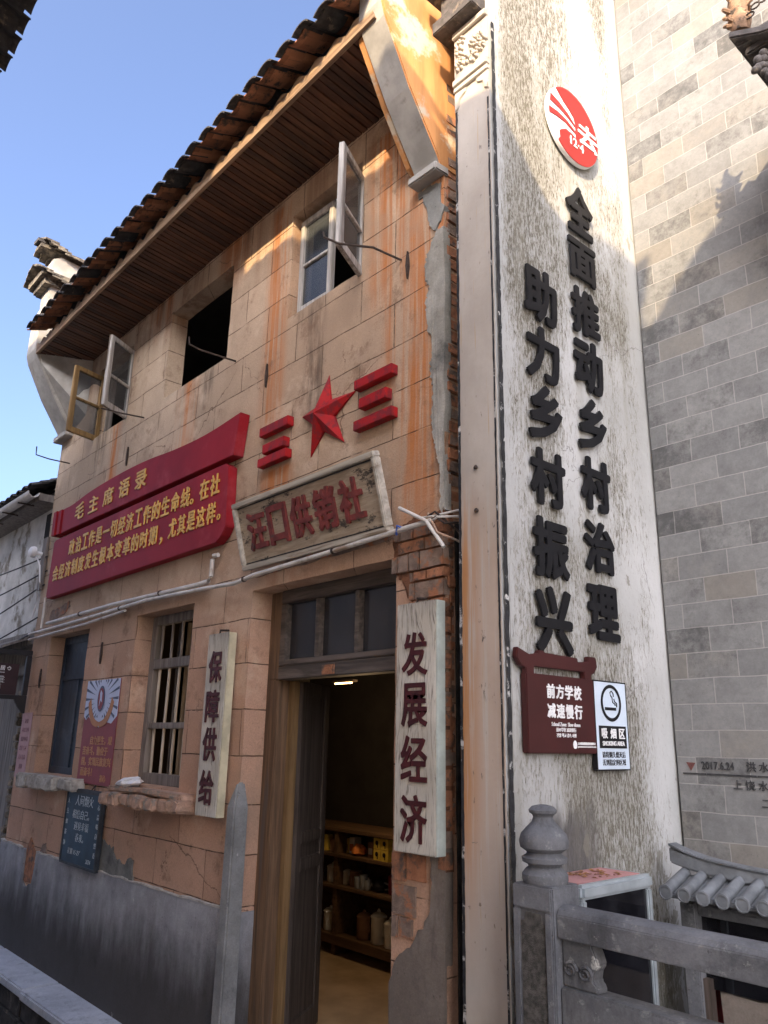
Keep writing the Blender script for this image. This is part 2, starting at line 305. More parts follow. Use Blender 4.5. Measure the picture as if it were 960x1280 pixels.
MT['brick_a'] = simple("old_brick_orange", (0.33, 0.145, 0.075), 0.9, 0.3, 14, bump=0.5, dirt=(0.10, 0.075, 0.06, 1), dirt_lo=0.48, dirt_hi=0.62, dirt_scale=12, bd=0.01)
MT['brick_b'] = simple("old_brick_grey", (0.21, 0.15, 0.115), 0.9, 0.35, 14, bump=0.5, dirt=(0.33, 0.14, 0.07, 1), dirt_lo=0.52, dirt_hi=0.6, dirt_scale=9, bd=0.01)
MT['coping_old'] = simple('mossy_coping_tile', (0.15, 0.13, 0.10), 0.9, 0.45, 18, bump=0.5, dirt=(0.045, 0.04, 0.036, 1), dirt_lo=0.46, dirt_hi=0.6, dirt_scale=14)
MT['gap_shade'] = simple('gap_shade_wall', (0.022, 0.019, 0.017), 0.95, 0.5, 14, bump=0.5)  # near-black colour paints in the shade of the narrow gap by the pilaster
MT['mortar'] = simple("clay_mortar", (0.15, 0.065, 0.033), 0.95, 0.4, 20, bump=0.6, bd=0.01)
MT['orange'] = simple("orange_limewash", (0.50, 0.235, 0.085), 0.9, 0.22, 3, (3, 3, .5), 0.3, dirt=(0.52, 0.44, 0.33, 1), dirt_lo=0.53, dirt_hi=0.62, dirt_scale=3.2)
MT['greywhite'] = simple("grey_limewash", (0.31, 0.295, 0.27), 0.9, 0.2, 5, bump=0.2, dirt=(0.17, 0.15, 0.13, 1), dirt_lo=0.6, dirt_hi=0.75)
MT['soffit'] = mat_wood("brown_soffit_plank", (0.05, 0.022, 0.013, 1), (0.125, 0.055, 0.03, 1), 'y', 0.5, 20)
MT['soffit2'] = mat_wood("dark_soffit_plank", (0.034, 0.017, 0.012, 1), (0.085, 0.040, 0.024, 1), 'y', 0.5, 20)
MT['dark'] = simple("dark_gap", (0.012, 0.01, 0.009), 0.95, 0.2, 8)
MT['fascia'] = mat_wood("weathered_fascia", (0.15, 0.095, 0.06, 1), (0.34, 0.235, 0.15, 1), 'x', 0.8, 20)
MT['tile'] = mat_tiles()
MT['darktile'] = simple("dark_roof_tile", (0.04, 0.037, 0.036), 0.9, 0.4, 16, bump=0.3, dirt=(0.16, 0.13, 0.10, 1), dirt_lo=0.6, dirt_hi=0.7, dirt_scale=12)
MT['wood_door'] = mat_wood("dark_door_wood", (0.045, 0.034, 0.028, 1), (0.105, 0.082, 0.068, 1), 'z', 0.7)
MT['wood_doorx'] = mat_wood("dark_lintel_wood", (0.05, 0.04, 0.033, 1), (0.13, 0.105, 0.088, 1), 'x', 0.7)
MT['wood_brown'] = mat_wood("brown_door_post", (0.075, 0.046, 0.028, 1), (0.19, 0.115, 0.065, 1), 'z', 0.7, wear=(0.10, 0.08, 0.07, 1))
MT['wood_yellow'] = mat_wood("yellow_stile", (0.13, 0.08, 0.035, 1), (0.25, 0.155, 0.07, 1), 'z', 0.65)
MT['wood_greyfrm'] = mat_wood("grey_window_wood", (0.12, 0.105, 0.095, 1), (0.24, 0.215, 0.195, 1), 'z', 0.8)
MT['wood_pale'] = mat_wood("pale_bars", (0.30, 0.255, 0.20, 1), (0.50, 0.44, 0.36, 1), 'z', 0.8)
MT['wood_white'] = mat_wood("flaking_sash_paint", (0.22, 0.205, 0.19, 1), (0.47, 0.45, 0.42, 1), 'z', 0.8, 34, wear=(0.10, 0.08, 0.065, 1))
MT['wood_ochre'] = mat_wood("ochre_sash_paint", (0.17, 0.10, 0.04, 1), (0.31, 0.20, 0.085, 1), 'z', 0.7)
MT['wood_plank'] = mat_wood("grey_planks", (0.10, 0.09, 0.08, 1), (0.24, 0.215, 0.19, 1), 'z', 0.85)
MT['wood_shelf'] = mat_wood("shelf_wood", (0.06, 0.036, 0.02, 1), (0.13, 0.075, 0.04, 1), 'x', 0.6)
MT['signframe'] = mat_wood("cream_sign_frame", (0.34, 0.31, 0.26, 1), (0.58, 0.54, 0.46, 1), 'x', 0.7, 20, wear=(0.20, 0.15, 0.10, 1))
MT['panel'] = mat_panel()
MT['board'] = mat_board()
MT['board_edge'] = simple("pale_board_edge", (0.50, 0.55, 0.50), 0.6, 0.15, 10)
MT['board_edge2'] = simple("yellowed_board_edge", (0.52, 0.48, 0.33), 0.6, 0.18, 10)
MT['red'] = simple("red_sheet_paint", (0.25, 0.013, 0.019), 0.55, 0.14, 2.2, bump=0.05, spec=0.10, dirt=(0.36, 0.055, 0.065, 1), dirt_lo=0.50, dirt_hi=0.72, dirt_scale=1.6)
MT['redstar'] = simple("red_star_paint", (0.34, 0.016, 0.018), 0.55, 0.14, 5, bump=0.06, spec=0.12, dirt=(0.19, 0.022, 0.026, 1), dirt_lo=0.46, dirt_hi=0.58, dirt_scale=14)
MT['gold'] = simple("gold_lettering", (0.62, 0.36, 0.06), 0.5, 0.15, 20, bump=0.05)
MT['darkred'] = simple("oxblood_lettering", (0.055, 0.006, 0.007), 0.6, 0.3, 20, bump=0.1)
MT['rustred'] = simple("faded_red_lettering", (0.17, 0.032, 0.028), 0.7, 0.35, 16, bump=0.3, dirt=(0.08, 0.05, 0.045, 1), dirt_lo=0.56, dirt_hi=0.66, dirt_scale=14)
MT['black'] = simple("black_letter_metal", (0.009, 0.009, 0.011), 0.5, 0.2, 10, bump=0.03, spec=0.25)
MT['blackpaint'] = simple("black_paint_line", (0.02, 0.02, 0.022), 0.7, 0.5, 30, bump=0.2, dirt=(0.45, 0.44, 0.42, 1), dirt_lo=0.56, dirt_hi=0.64, dirt_scale=13)
MT['stencil'] = simple("stencil_paint", (0.03, 0.03, 0.032), 0.85, 0.4, 30)
MT['stencil_red'] = simple("stencil_red", (0.11, 0.04, 0.035), 0.85, 0.3, 30)
MT['white'] = simple("white_enamel", (0.74, 0.74, 0.74), 0.45, 0.06, 6, bump=0.03)
MT['bluewhite'] = simple("pale_sign_face", (0.55, 0.63, 0.72), 0.4, 0.06, 6, bump=0.02)
MT['signred'] = simple("emblem_red", (0.27, 0.014, 0.012), 0.4, 0.08, 6, bump=0.02)
MT['signbrown'] = simple("maroon_sign", (0.048, 0.009, 0.009), 0.5, 0.15, 5, bump=0.04)
MT['signbrown_edge'] = simple("maroon_sign_edge", (0.035, 0.009, 0.011), 0.5, 0.15, 5)
MT['stone'] = mat_cement("blue_grey_carved_stone", (0.062, 0.064, 0.070, 1), (0.165, 0.168, 0.178, 1), 0)
_k = MT['stone'].node_tree; _b = _k.nodes["Principled BSDF"]
_src = _b.inputs["Base Color"].links[0].from_socket
_n = _k.nodes.new("ShaderNodeTexNoise"); _n.inputs["Scale"].default_value = 24; _n.inputs["Detail"].default_value = 8; _n.inputs["Roughness"].default_value = .75
_g = _k.nodes.new("ShaderNodeNewGeometry"); _k.links.new(_g.outputs["Position"], _n.inputs["Vector"])
_r = _k.nodes.new("ShaderNodeMapRange"); _r.inputs[1].default_value = .58; _r.inputs[2].default_value = .66; _r.inputs[4].default_value = .6; _k.links.new(_n.outputs["Fac"], _r.inputs[0])
_m = _k.nodes.new("ShaderNodeMix"); _m.data_type = 'RGBA'; _k.links.new(_r.outputs[0], _m.inputs[0]); _k.links.new(_src, _m.inputs[6]); _m.inputs[7].default_value = (.26, .265, .26, 1)
_k.links.new(_m.outputs[2], _b.inputs["Base Color"])
MT['stone_rough'] = simple("pecked_stone", (0.085, 0.078, 0.068), 0.95, 0.5, 45, bump=0.9, bd=0.01)
MT['granite'] = mat_cement("granite_guard_stone", (0.17, 0.172, 0.168, 1), (0.29, 0.295, 0.29, 1), 0.5)
MT['slab'] = mat_cement("pale_kerb_slab", (0.40, 0.42, 0.46, 1), (0.56, 0.58, 0.62, 1), 0)
MT['paving'] = mat_cement("street_paving", (0.34, 0.32, 0.29, 1), (0.50, 0.47, 0.43, 1), 0)
MT['ditch'] = simple("mossy_ditch_stone", (0.06, 0.052, 0.045), 0.95, 0.5, 7, bump=0.6, dirt=(0.16, 0.14, 0.12, 1), dirt_lo=0.55, dirt_hi=0.65, bd=0.02)
MT['alu'] = simple("dull_aluminium", (0.37, 0.41, 0.43), 0.4, 0.12, 12, bump=0.05, metal=0.35)
MT['pink'] = simple("faded_pink_top", (0.44, 0.225, 0.215), 0.8, 0.15, 5, dirt=(0.25, 0.15, 0.08, 1), dirt_lo=0.56, dirt_hi=0.64, dirt_scale=7)
MT['leafdry'] = simple("dry_leaf", (0.24, 0.12, 0.05), 0.9, 0.4, 30)
MT['greytile'] = simple("grey_glazed_coping", (0.13, 0.14, 0.152), 0.6, 0.3, 10, bump=0.35, dirt=(0.10, 0.105, 0.11, 1), dirt_lo=0.55, dirt_hi=0.7)
MT['pvc'] = simple("white_conduit", (0.56, 0.53, 0.49), 0.5, 0.15, 8, (1, 1, 1), 0.05, dirt=(0.30, 0.23, 0.17, 1), dirt_lo=0.52, dirt_hi=0.68)
MT['iron'] = simple("rusty_iron", (0.05, 0.035, 0.028), 0.7, 0.4, 30, bump=0.3, metal=0.3)
MT['cable'] = simple("black_cable", (0.02, 0.02, 0.02), 0.6, 0.2, 10)
MT['bluetie'] = simple("blue_tie", (0.04, 0.09, 0.35), 0.5, 0.1, 10)
MT['glass'] = mat_glass("old_window_glass", (0.05, 0.055, 0.06, 1), 0.42, 0.1)
MT['glass_dark'] = mat_glass("dark_transom_glass", (0.028, 0.027, 0.03, 1), 0.88, 0.16)
MT['glass_case'] = mat_glass("case_glass", (0.006, 0.006, 0.008, 1), 0.9, 0.04)
MT['bluefilm'] = simple("blue_film_glass", (0.030, 0.043, 0.062), 0.5, 0.35, 2.4, (6, 6, 1), 0.05, spec=0.25, dirt=(0.065, 0.08, 0.10, 1), dirt_lo=0.5, dirt_hi=0.72, dirt_scale=5)
MT['paper'] = simple("white_paper", (0.72, 0.72, 0.73), 0.8, 0.08, 10)
MT['posterred'] = simple("poster_maroon", (0.23, 0.038, 0.048), 0.55, 0.1, 6)
MT['postertxt'] = simple("poster_text", (0.42, 0.20, 0.10), 0.6, 0.1, 10)
MT['posterskin'] = simple("poster_orange", (0.42, 0.19, 0.09), 0.6, 0.1, 10)
MT['posterblue'] = simple("poster_blue", (0.50, 0.56, 0.72), 0.6, 0.05, 6)
MT['posternavy'] = simple("poster_navy", (0.08, 0.10, 0.17), 0.6, 0.05, 6)
MT['pinkpaper'] = simple("faded_pink_notice", (0.42, 0.26, 0.26), 0.8, 0.12, 6)
MT['pinktext'] = simple("faded_notice_text", (0.26, 0.15, 0.17), 0.8, 0.12, 6)
MT['chalkboard'] = simple("blackboard_face", (0.02, 0.052, 0.085), 0.6, 0.3, 4, bump=0.05)
MT['chalk'] = simple("chalk", (0.42, 0.47, 0.5), 0.95, 0.3, 60)
MT['bbframe'] = simple("blackboard_frame", (0.03, 0.035, 0.042), 0.6, 0.3, 20)
MT['blacksign'] = simple("dark_info_frame", (0.016, 0.014, 0.015), 0.5, 0.2, 8)
MT['infoface'] = simple("info_face", (0.035, 0.014, 0.016), 0.5, 0.15, 8)
MT['neigh'] = simple("peeling_white_plaster", (0.50, 0.49, 0.46), 0.9, 0.2, 3, bump=0.5, dirt=(0.17, 0.145, 0.11, 1), dirt_lo=0.5, dirt_hi=0.64, dirt_scale=2.6, bd=0.015)
MT['rubble'] = simple("rubble", (0.22, 0.18, 0.13), 0.95, 0.5, 9, bump=0.8, bd=0.03)
MT['sill_stone'] = simple("broken_sill_stone", (0.38, 0.35, 0.30), 0.95, 0.35, 11, bump=0.6, dirt=(0.09, 0.085, 0.08, 1), dirt_lo=0.55, dirt_hi=0.68, bd=0.012)
MT['sill_brick'] = simple("sill_brick", (0.42, 0.27, 0.19), 0.95, 0.3, 13, bump=0.6, dirt=(0.26, 0.23, 0.19, 1), dirt_lo=0.48, dirt_hi=0.62, dirt_scale=9, bd=0.012)
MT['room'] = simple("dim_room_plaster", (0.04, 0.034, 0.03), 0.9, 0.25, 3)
MT['shopfloor'] = simple("shop_floor", (0.36, 0.26, 0.16), 0.6, 0.2, 3)
MT['jar'] = simple("cream_enamel", (0.55, 0.52, 0.42), 0.35, 0.1, 8)
MT['box_yellow'] = simple("yellow_carton", (0.55, 0.40, 0.06), 0.6, 0.15, 8)
MT['box_orange'] = simple("orange_pack", (0.55, 0.17, 0.03), 0.6, 0.2, 8)
MT['box_brown'] = simple("brown_pack", (0.24, 0.13, 0.07), 0.6, 0.2, 8)
MT['roughblack'] = MT['dark']
MT['oppwall'] = simple("opposite_plaster", (0.80, 0.69, 0.54), 0.9, 0.2, 1.5, bump=0.3, dirt=(0.25, 0.21, 0.17, 1), dirt_lo=0.55, dirt_hi=0.7, dirt_scale=1.5)
MT['carved'] = simple("carved_stone_dark", (0.07, 0.062, 0.058), 0.8, 0.4, 18, bump=0.4, dirt=(0.16, 0.13, 0.10, 1), dirt_lo=0.55, dirt_hi=0.66, dirt_scale=14)
MT['finial'] = simple("carved_finial_clay", (0.22, 0.135, 0.085), 0.85, 0.35, 25, bump=0.5, dirt=(0.06, 0.045, 0.035, 1), dirt_lo=0.52, dirt_hi=0.62, dirt_scale=20)
k = NT("warm_tube"); k.b.inputs["Emission Color"].default_value = (1.0, 0.55, 0.2, 1); k.b.inputs["Emission Strength"].default_value = 3.0
MT['tube'] = k.out((0.8, 0.7, 0.5, 1), 0.4)

# ------------------------------------------------------------------ mesh helpers
class MB:
    def __init__(s): s.v = []; s.f = []; s.mi = []
    def add(s, vs, fs, mi=0):
        o = len(s.v); s.v += [tuple(q) for q in vs]
        s.f += [tuple(i + o for i in f) for f in fs]; s.mi += [mi] * len(fs); return s
    def box(s, x0, x1, y0, y1, z0, z1, mi=0):
        vs = [(x0, y0, z0), (x1, y0, z0), (x1, y1, z0), (x0, y1, z0), (x0, y0, z1), (x1, y0, z1), (x1, y1, z1), (x0, y1, z1)]
        return s.add(vs, [(0, 3, 2, 1), (4, 5, 6, 7), (0, 1, 5, 4), (1, 2, 6, 5), (2, 3, 7, 6), (3, 0, 4, 7)], mi)
    def hexa(s, b, t, mi=0):                       # 4 bottom corners, 4 top corners, both counter-clockwise seen from above
        return s.add(list(b) + list(t), [(0, 3, 2, 1), (4, 5, 6, 7), (0, 1, 5, 4), (1, 2, 6, 5), (2, 3, 7, 6), (3, 0, 4, 7)], mi)
    def prism(s, poly, fn, c0, c1, mi=0):          # closed outline in 2D, fn(a, b, c) -> 3D, extruded from c0 to c1
        n = len(poly); vs = [fn(a, b, c0) for a, b in poly] + [fn(a, b, c1) for a, b in poly]
        fs = [tuple(range(n)), tuple(range(2 * n - 1, n - 1, -1))] + [(i, i + n, (i + 1) % n + n, (i + 1) % n) for i in range(n)]
        return s.add(vs, fs, mi)
    def tube(s, pts, r, n=8, mi=0, r2=None):
        pts = [Vector(p) for p in pts]; rings = []; L = len(pts)
        prevu = None
        for i, p in enumerate(pts):
            d = (pts[min(i + 1, L - 1)] - pts[max(i - 1, 0)]).normalized()
            u = d.cross(Vector((0, 0, 1))) if abs(d.z) < 0.95 else d.cross(Vector((1, 0, 0)))
            u.normalize(); w = d.cross(u); rr = r if r2 is None else r + (r2 - r) * i / (L - 1)
            rings.append([p + (u * math.cos(a) + w * math.sin(a)) * rr for a in (2 * math.pi * j / n for j in range(n))])
        vs = [q for rg in rings for q in rg]; fs = []
        for i in range(L - 1):
            for j in range(n):
                fs.append((i * n + j, i * n + (j + 1) % n, (i + 1) * n + (j + 1) % n, (i + 1) * n + j))
        fs.append(tuple(range(n - 1, -1, -1))); fs.append(tuple((L - 1) * n + j for j in range(n)))
        return s.add(vs, fs, mi)
    def lathe(s, prof, c, n=24, mi=0, axis='z'):   # (radius, height) pairs about c
        vs = []; fs = []; L = len(prof)
        for r, h in prof:
            for j in range(n):
                a = 2 * math.pi * j / n; p, q = r * math.cos(a), r * math.sin(a)
                vs.append((c[0] + p, c[1] + q, c[2] + h) if axis == 'z' else ((c[0] + h, c[1] + p, c[2] + q) if axis == 'x' else (c[0] + p, c[1] + h, c[2] + q)))
        for i in range(L - 1):
            for j in range(n): fs.append((i * n + j, i * n + (j + 1) % n, (i + 1) * n + (j + 1) % n, (i + 1) * n + j))
        fs.append(tuple(range(n - 1, -1, -1))); fs.append(tuple((L - 1) * n + j for j in range(n)))
        return s.add(vs, fs, mi)
    def rough(s, amp, freq=6.0, seed=0):           # shake every vertex by smooth noise
        off = Vector((seed * 3.1, seed * 1.7, seed * 0.9))
        for i, q in enumerate(s.v):
            p = Vector(q); d = mnoise.noise_vector((p + off) * freq); s.v[i] = tuple(p + d * amp)
        return s

def wpos(o):
    p = Vector((0, 0, 0))
    while o is not None: p += Vector(o.location); o = o.parent
    return p

def build(name, mb, mats, parent=None, bevel=0.0, smooth=False, loc=None, sub=0, rough=None):
    if not isinstance(mats, (list, tuple)): mats = [mats]
    base = wpos(parent) if parent is not None else Vector(loc or (0, 0, 0))
    me = bpy.data.meshes.new(name)
    me.from_pydata([tuple(Vector(q) - base) for q in mb.v], [], mb.f)
    for mt in mats: me.materials.append(MT[mt] if isinstance(mt, str) else mt)
    me.polygons.foreach_set('material_index', mb.mi)
    bm = bmesh.new(); bm.from_mesh(me)
    bmesh.ops.remove_doubles(bm, verts=bm.verts, dist=1e-5)
    bmesh.ops.recalc_face_normals(bm, faces=bm.faces)
    if bevel > 0:
        es = [e for e in bm.edges if e.is_manifold and e.calc_face_angle(0) > R(35)]
        bmesh.ops.bevel(bm, geom=es, offset=bevel, segments=2, affect='EDGES', clamp_overlap=True)
    if sub:
        bmesh.ops.subdivide_edges(bm, edges=bm.edges, cuts=sub, use_grid_fill=True)
    if rough:
        for v in bm.verts: v.co += mnoise.noise_vector((v.co + base) * rough[1]) * rough[0]
    if smooth:
        for f in bm.faces: f.smooth = True
        for e in bm.edges:
            if e.is_manifold and e.calc_face_angle(0) > R(38): e.smooth = False
    bm.to_mesh(me); bm.free()
    o = bpy.data.objects.new(name, me); COL.objects.link(o)
    if parent is not None: o.parent = parent
    else: o.location = base
    return o

def tag(o, label=None, cat=None, group=None, kind=None):
    if label: o['label'] = label
    if cat: o['category'] = cat
    if group: o['group'] = group
    if kind: o['kind'] = kind
    return o
def thing(name, label, cat, loc=(0, 0, 0), group=None):
    o = bpy.data.objects.new(name, None); COL.objects.link(o); o.location = loc; o.empty_display_size = 0.1
    return tag(o, label, cat, group)

XZ = lambda a, b, c: (a, c, b)                     # outline in the facade plane, extruded along y
YZ = lambda a, b, c: (c, a, b)                     # outline in a cross plane, extruded along x
XY = lambda a, b, c: (a, b, c)

# glyphs: the built-in font turned into meshes
_gc = {}
def glyph(ch, bold=0.0, bev=0.0, res=3):
    if bold > .011:                                # heavier strokes: the outline repeated a little to each side
        key = (ch, bold, 'heavy')
        if key not in _gc:
            vs, fs, x0, x1, y0, y1 = glyph(ch, .006, 0, res); V_, F_ = [], []
            for q, (dx, dy) in enumerate(((0, 0), (1, .35), (-1, -.35), (-.35, 1), (.35, -1), (.7, .7), (-.7, -.7), (.7, -.7), (-.7, .7))):
                o = len(V_); V_ += [(x + dx * bold, y + dy * bold, z - q * .012) for x, y, z in vs]; F_ += [tuple(i + o for i in f) for f in fs]
            _gc[key] = (V_, F_, x0 - bold, x1 + bold, y0 - bold, y1 + bold)
        return _gc[key]
    key = (ch, bold, bev)
    if key not in _gc:
        cu = bpy.data.curves.new('glyph', 'FONT'); cu.body = ch; cu.size = 1; cu.extrude = 0.5 - bev; cu.offset = bold; cu.resolution_u = res
        cu.bevel_depth = bev; cu.bevel_resolution = 1
        o = bpy.data.objects.new('glyph', cu); me = o.to_mesh()
        vs = [tuple(v.co) for v in me.vertices]; fs = [tuple(p.vertices) for p in me.polygons]
        o.to_mesh_clear(); bpy.data.objects.remove(o); bpy.data.curves.remove(cu)
        x0 = min(v[0] for v in vs); x1 = max(v[0] for v in vs); y0 = min(v[1] for v in vs); y1 = max(v[1] for v in vs)
        _gc[key] = (vs, fs, x0, x1, y0, y1)
    return _gc[key]
def put_glyph(mb, ch, O, U, V, w, h, depth, bold=0.0, fit=True, skew=0.0, mi=0):
    """draws ch in the box w x h whose lower left corner is O; depth grows along U x V"""
    vs, fs, x0, x1, y0, y1 = glyph(ch, bold); N = U.cross(V).normalized()
    sx, sy = w / max(1e-6, x1 - x0), h / max(1e-6, y1 - y0)
    out = []
    for x, y, z in vs:
        a, b = (x - x0) * sx, (y - y0) * sy
        out.append(O + U * (a + skew * b) + V * b + N * ((z + 0.5) * depth))
    mb.add(out, fs, mi)
def put_line(mb, text, O, U, V, size, depth, bold=0.0, xs=1.0, mi=0, center=False, skew=0.0):
    """a line of text with natural metrics; O is the baseline start (or centre); xs squeezes along U"""
    vs, fs, x0, x1, y0, y1 = glyph(text, bold); N = U.cross(V).normalized(); sh = (x0 + x1) / 2 if center else 0
    mb.add([O + U * ((x - sh) * size * xs + skew * y * size) + V * (y * size) + N * ((z + 0.5) * depth) for x, y, z in vs], fs, mi)
UX, UZ, UY = Vector((1, 0, 0)), Vector((0, 0, 1)), Vector((0, 1, 0))

# ================================================================== SETTING
g = MB(); g.add([(-400, -400, -0.3), (400, -400, -0.3), (400, -0.95, -0.3), (-400, -0.95, -0.3)], [(0, 1, 2, 3)])
g.add([(-400, -0.95, -0.62), (400, -0.95, -0.62), (400, 400, -0.62), (-400, 400, -0.62)], [(0, 1, 2, 3)])
g.add([(-400, -0.95, -0.62), (400, -0.95, -0.62), (400, -0.95, -0.3), (-400, -0.95, -0.3)], [(0, 1, 2, 3)])
tag(build('ground', g, 'ditch'), kind='structure')
st = MB(); random.seed(3)
y = -0.98
while y > -5.5:
    d = random.uniform(0.45, 0.6); x = -14 + random.uniform(-.5, 0)
    while x < 6:
        w = random.uniform(0.7, 1.3); st.box(x + .006, x + w - .006, y - d + .006, y - .006, -0.36, -0.27 + random.uniform(-.006, .006)); x += w
    y -= d
tag(build('street', st, 'paving', bevel=0.006), kind='structure')
# raised kerb of pale slabs along the foot of the shop
kb = MB(); x = -13.0; random.seed(5)
for x0, x1, dy in ((-13, -11.2, 0), (-11.15, -9.4, .01), (-9.36, -8.05, -.012), (-8.02, -6.72, .015), (-6.70, -5.2, .0), (-5.18, -4.35, .012)):
    kb.box(x0, x1, -0.31 + dy, 0.06, -0.305, -0.24 + random.uniform(-.004, .004))
kb.box(-4.33, -2.45, -0.31, 0.05, -0.305, -0.242)
tag(build('kerb', kb, 'slab', bevel=0.012, rough=(0.006, 5.0)), kind='structure')
kw = MB(); random.seed(15); x = -13.0
while x < -2.46:
    w = min(random.uniform(.35, .8), -2.45 - x)
    for z0, z1 in ((-.61, -.46), (-.455, -.309)): kw.box(x + .004, x + w - .004, -0.275 + random.uniform(-.02, .02), 0.05, z0, z1)
    x += w
tag(build('kerb_footing', kw, 'ditch', bevel=.012, rough=(.012, 7)), kind='structure')
# raised paved corner between the white wall and the grey wall
tag(build('pavement', MB().box(-2.45, 6, -0.94, 1.25, -0.62, -0.10), 'paving', bevel=0.01), kind='structure')

# ================================================================== SHOP HOUSE
HX0, HX1 = -8.5, -2.6
house = thing('shop_house', 'two storey ochre plaster shop with tiled eaves, red star and dark open doorway', 'building', (-5.55, 0, -0.24))
holes = [(-7.98, -7.03, 1.25, 2.52), (-6.05, -5.11, 1.25, 2.53), (-4.335, -2.95, -0.3, 2.52), (-7.58, -6.8, 4.49, 5.27), (-6.0, -4.94, 4.43, 5.26), (-4.12, -3.34, 4.42, 5.26)]
def wall_grid(x0, x1, z0, z1, y0, y1, holes, step=0.085, amp=0.0035):
    def cuts(a, b, marks):
        cs = sorted(set([a, b] + [q for q in marks if a < q < b])); out = []
        for p, q in zip(cs, cs[1:]):
            n = max(1, round((q - p) / step)); out += [p + (q - p) * i / n for i in range(n)]
        return out + [b]
    xs = cuts(x0, x1, [h[0] for h in holes] + [h[1] for h in holes]); zs = cuts(z0, z1, [h[2] for h in holes] + [h[3] for h in holes])
    ins = lambda x, z: any(h[0] < x < h[1] and h[2] < z < h[3] for h in holes)
    ny = 3; ys = [y0 + (y1 - y0) * j / ny for j in range(ny + 1)]
    mb = MB(); idx = {}
    def vid(i, j, kx):
        key = (i, j, kx)
        if key not in idx:
            p = Vector((xs[i], ys[kx], zs[j])); d = mnoise.noise_vector(p * 7) * amp + mnoise.noise_vector(p * 1.1) * amp * 1.6
            idx[key] = len(mb.v); mb.v.append(tuple(p + d))
        return idx[key]
    def face(*q): mb.f.append(q); mb.mi.append(0)
    nx, nz = len(xs) - 1, len(zs) - 1
    solid = [[not ins((xs[i] + xs[i + 1]) / 2, (zs[j] + zs[j + 1]) / 2) for j in range(nz)] for i in range(nx)]
    S = lambda i, j: 0 <= i < nx and 0 <= j < nz and solid[i][j]
    for i in range(nx):
        for j in range(nz):
            if not solid[i][j]: continue
            face(vid(i, j, 0), vid(i + 1, j, 0), vid(i + 1, j + 1, 0), vid(i, j + 1, 0))
            face(vid(i, j, ny), vid(i, j + 1, ny), vid(i + 1, j + 1, ny), vid(i + 1, j, ny))
            for kx in range(ny):
                if not S(i - 1, j): face(vid(i, j, kx), vid(i, j + 1, kx), vid(i, j + 1, kx + 1), vid(i, j, kx + 1))
                if not S(i + 1, j): face(vid(i + 1, j, kx), vid(i + 1, j, kx + 1), vid(i + 1, j + 1, kx + 1), vid(i + 1, j + 1, kx))
                if not S(i, j - 1): face(vid(i, j, kx), vid(i, j, kx + 1), vid(i + 1, j, kx + 1), vid(i + 1, j, kx))
                if not S(i, j + 1): face(vid(i, j + 1, kx), vid(i + 1, j + 1, kx), vid(i + 1, j + 1, kx + 1), vid(i, j + 1, kx + 1))
    return mb
build('front_wall', wall_grid(HX0, HX1, -0.24, 5.62, 0, 0.16, holes), 'plaster', house)
# plinth, 18 mm proud, with a lime edge along its top and a chipped notch
def rag(pts, n=6, amp=0.012, closed=True, seed=1):
    rnd = random.Random(seed); out = []; m_ = len(pts)
    for i in range(m_ if closed else m_ - 1):
        a, b = Vector(pts[i]), Vector(pts[(i + 1) % m_])
        for t in range(n): q = a.lerp(b, t / n); out.append((q.x + rnd.uniform(-amp, amp) * (t > 0), q.y + rnd.uniform(-amp, amp) * (t > 0)))
    if not closed: out.append(pts[-1])
    return out
topedge = rag([(-8.56, .61), (-7.86, .60)], 6, .008, False, 2) + rag([(-7.86, .60), (-7.85, .34), (-7.78, .30), (-7.60, .34), (-7.56, .60)], 3, .012, False, 3)[1:] + rag([(-7.56, .60), (-6.6, .61), (-5.6, .615), (-4.42, .63)], 9, .006, False, 4)[1:]
pl = MB(); pl.prism([(-8.56, -0.24)] + topedge + [(-4.34, 0.63), (-4.34, -0.24)], XZ, -0.02, 0.05); pl.box(-4.345, -4.327, -.018, .152, -.24, .615)
build('plinth', pl, 'plinth', house)
le = MB()
pts = [p for p in topedge if p[0] < -7.87 or p[0] > -7.57]
for a, b in zip(pts, pts[1:] + [(-4.42, .63)]):
    if b[0] - a[0] < 0.25 and b[0] > a[0]:
        w = random.uniform(.005, .012); le.prism([(a[0], a[1] - .001), (b[0], b[1] - .001), (b[0], b[1] + w), (a[0], a[1] + w)], XZ, -0.024, 0.01)
build('plinth_lime_edge', le, 'lime_edge', house)
# cement and broken patches on the front
def patch(name, poly, y0, mats, n=5, amp=.014, seed=1, part_of=house, depth=0.05):
    return build(name, MB().prism(rag(poly, n, amp, True, seed), XZ, y0, y0 + depth), mats, part_of, rough=(0.004, 22))
patch('cement_patch', [(-2.735, 4.20), (-2.69, 4.30), (-2.64, 4.36), (-2.595, 4.34), (-2.594, 2.72), (-2.62, 2.70), (-2.63, 2.95), (-2.66, 3.05), (-2.69, 3.2), (-2.675, 3.38), (-2.70, 3.52), (-2.68, 3.62), (-2.72, 3.8), (-2.735, 3.92), (-2.705, 4.02), (-2.74, 4.1)], -0.012, 'cement_pale', 9, .011, 3)
patch('cement_patch', [(-2.949, -0.24), (-2.949, 0.55), (-2.90, 0.66), (-2.79, 0.74), (-2.70, 0.86), (-2.67, 1.0), (-2.69, 1.16), (-2.595, 1.18), (-2.59, -0.24)], -0.016, 'cement_brown', 5, .010, 9)
patch('cement_patch', [(-6.3, .60), (-6.25, .84), (-6.12, .80), (-6.02, .79), (-5.97, .73), (-5.88, .71), (-5.80, .70), (-5.73, .76), (-5.68, .75), (-5.65, .60)], -0.012, 'cement', 5, .016, 12)
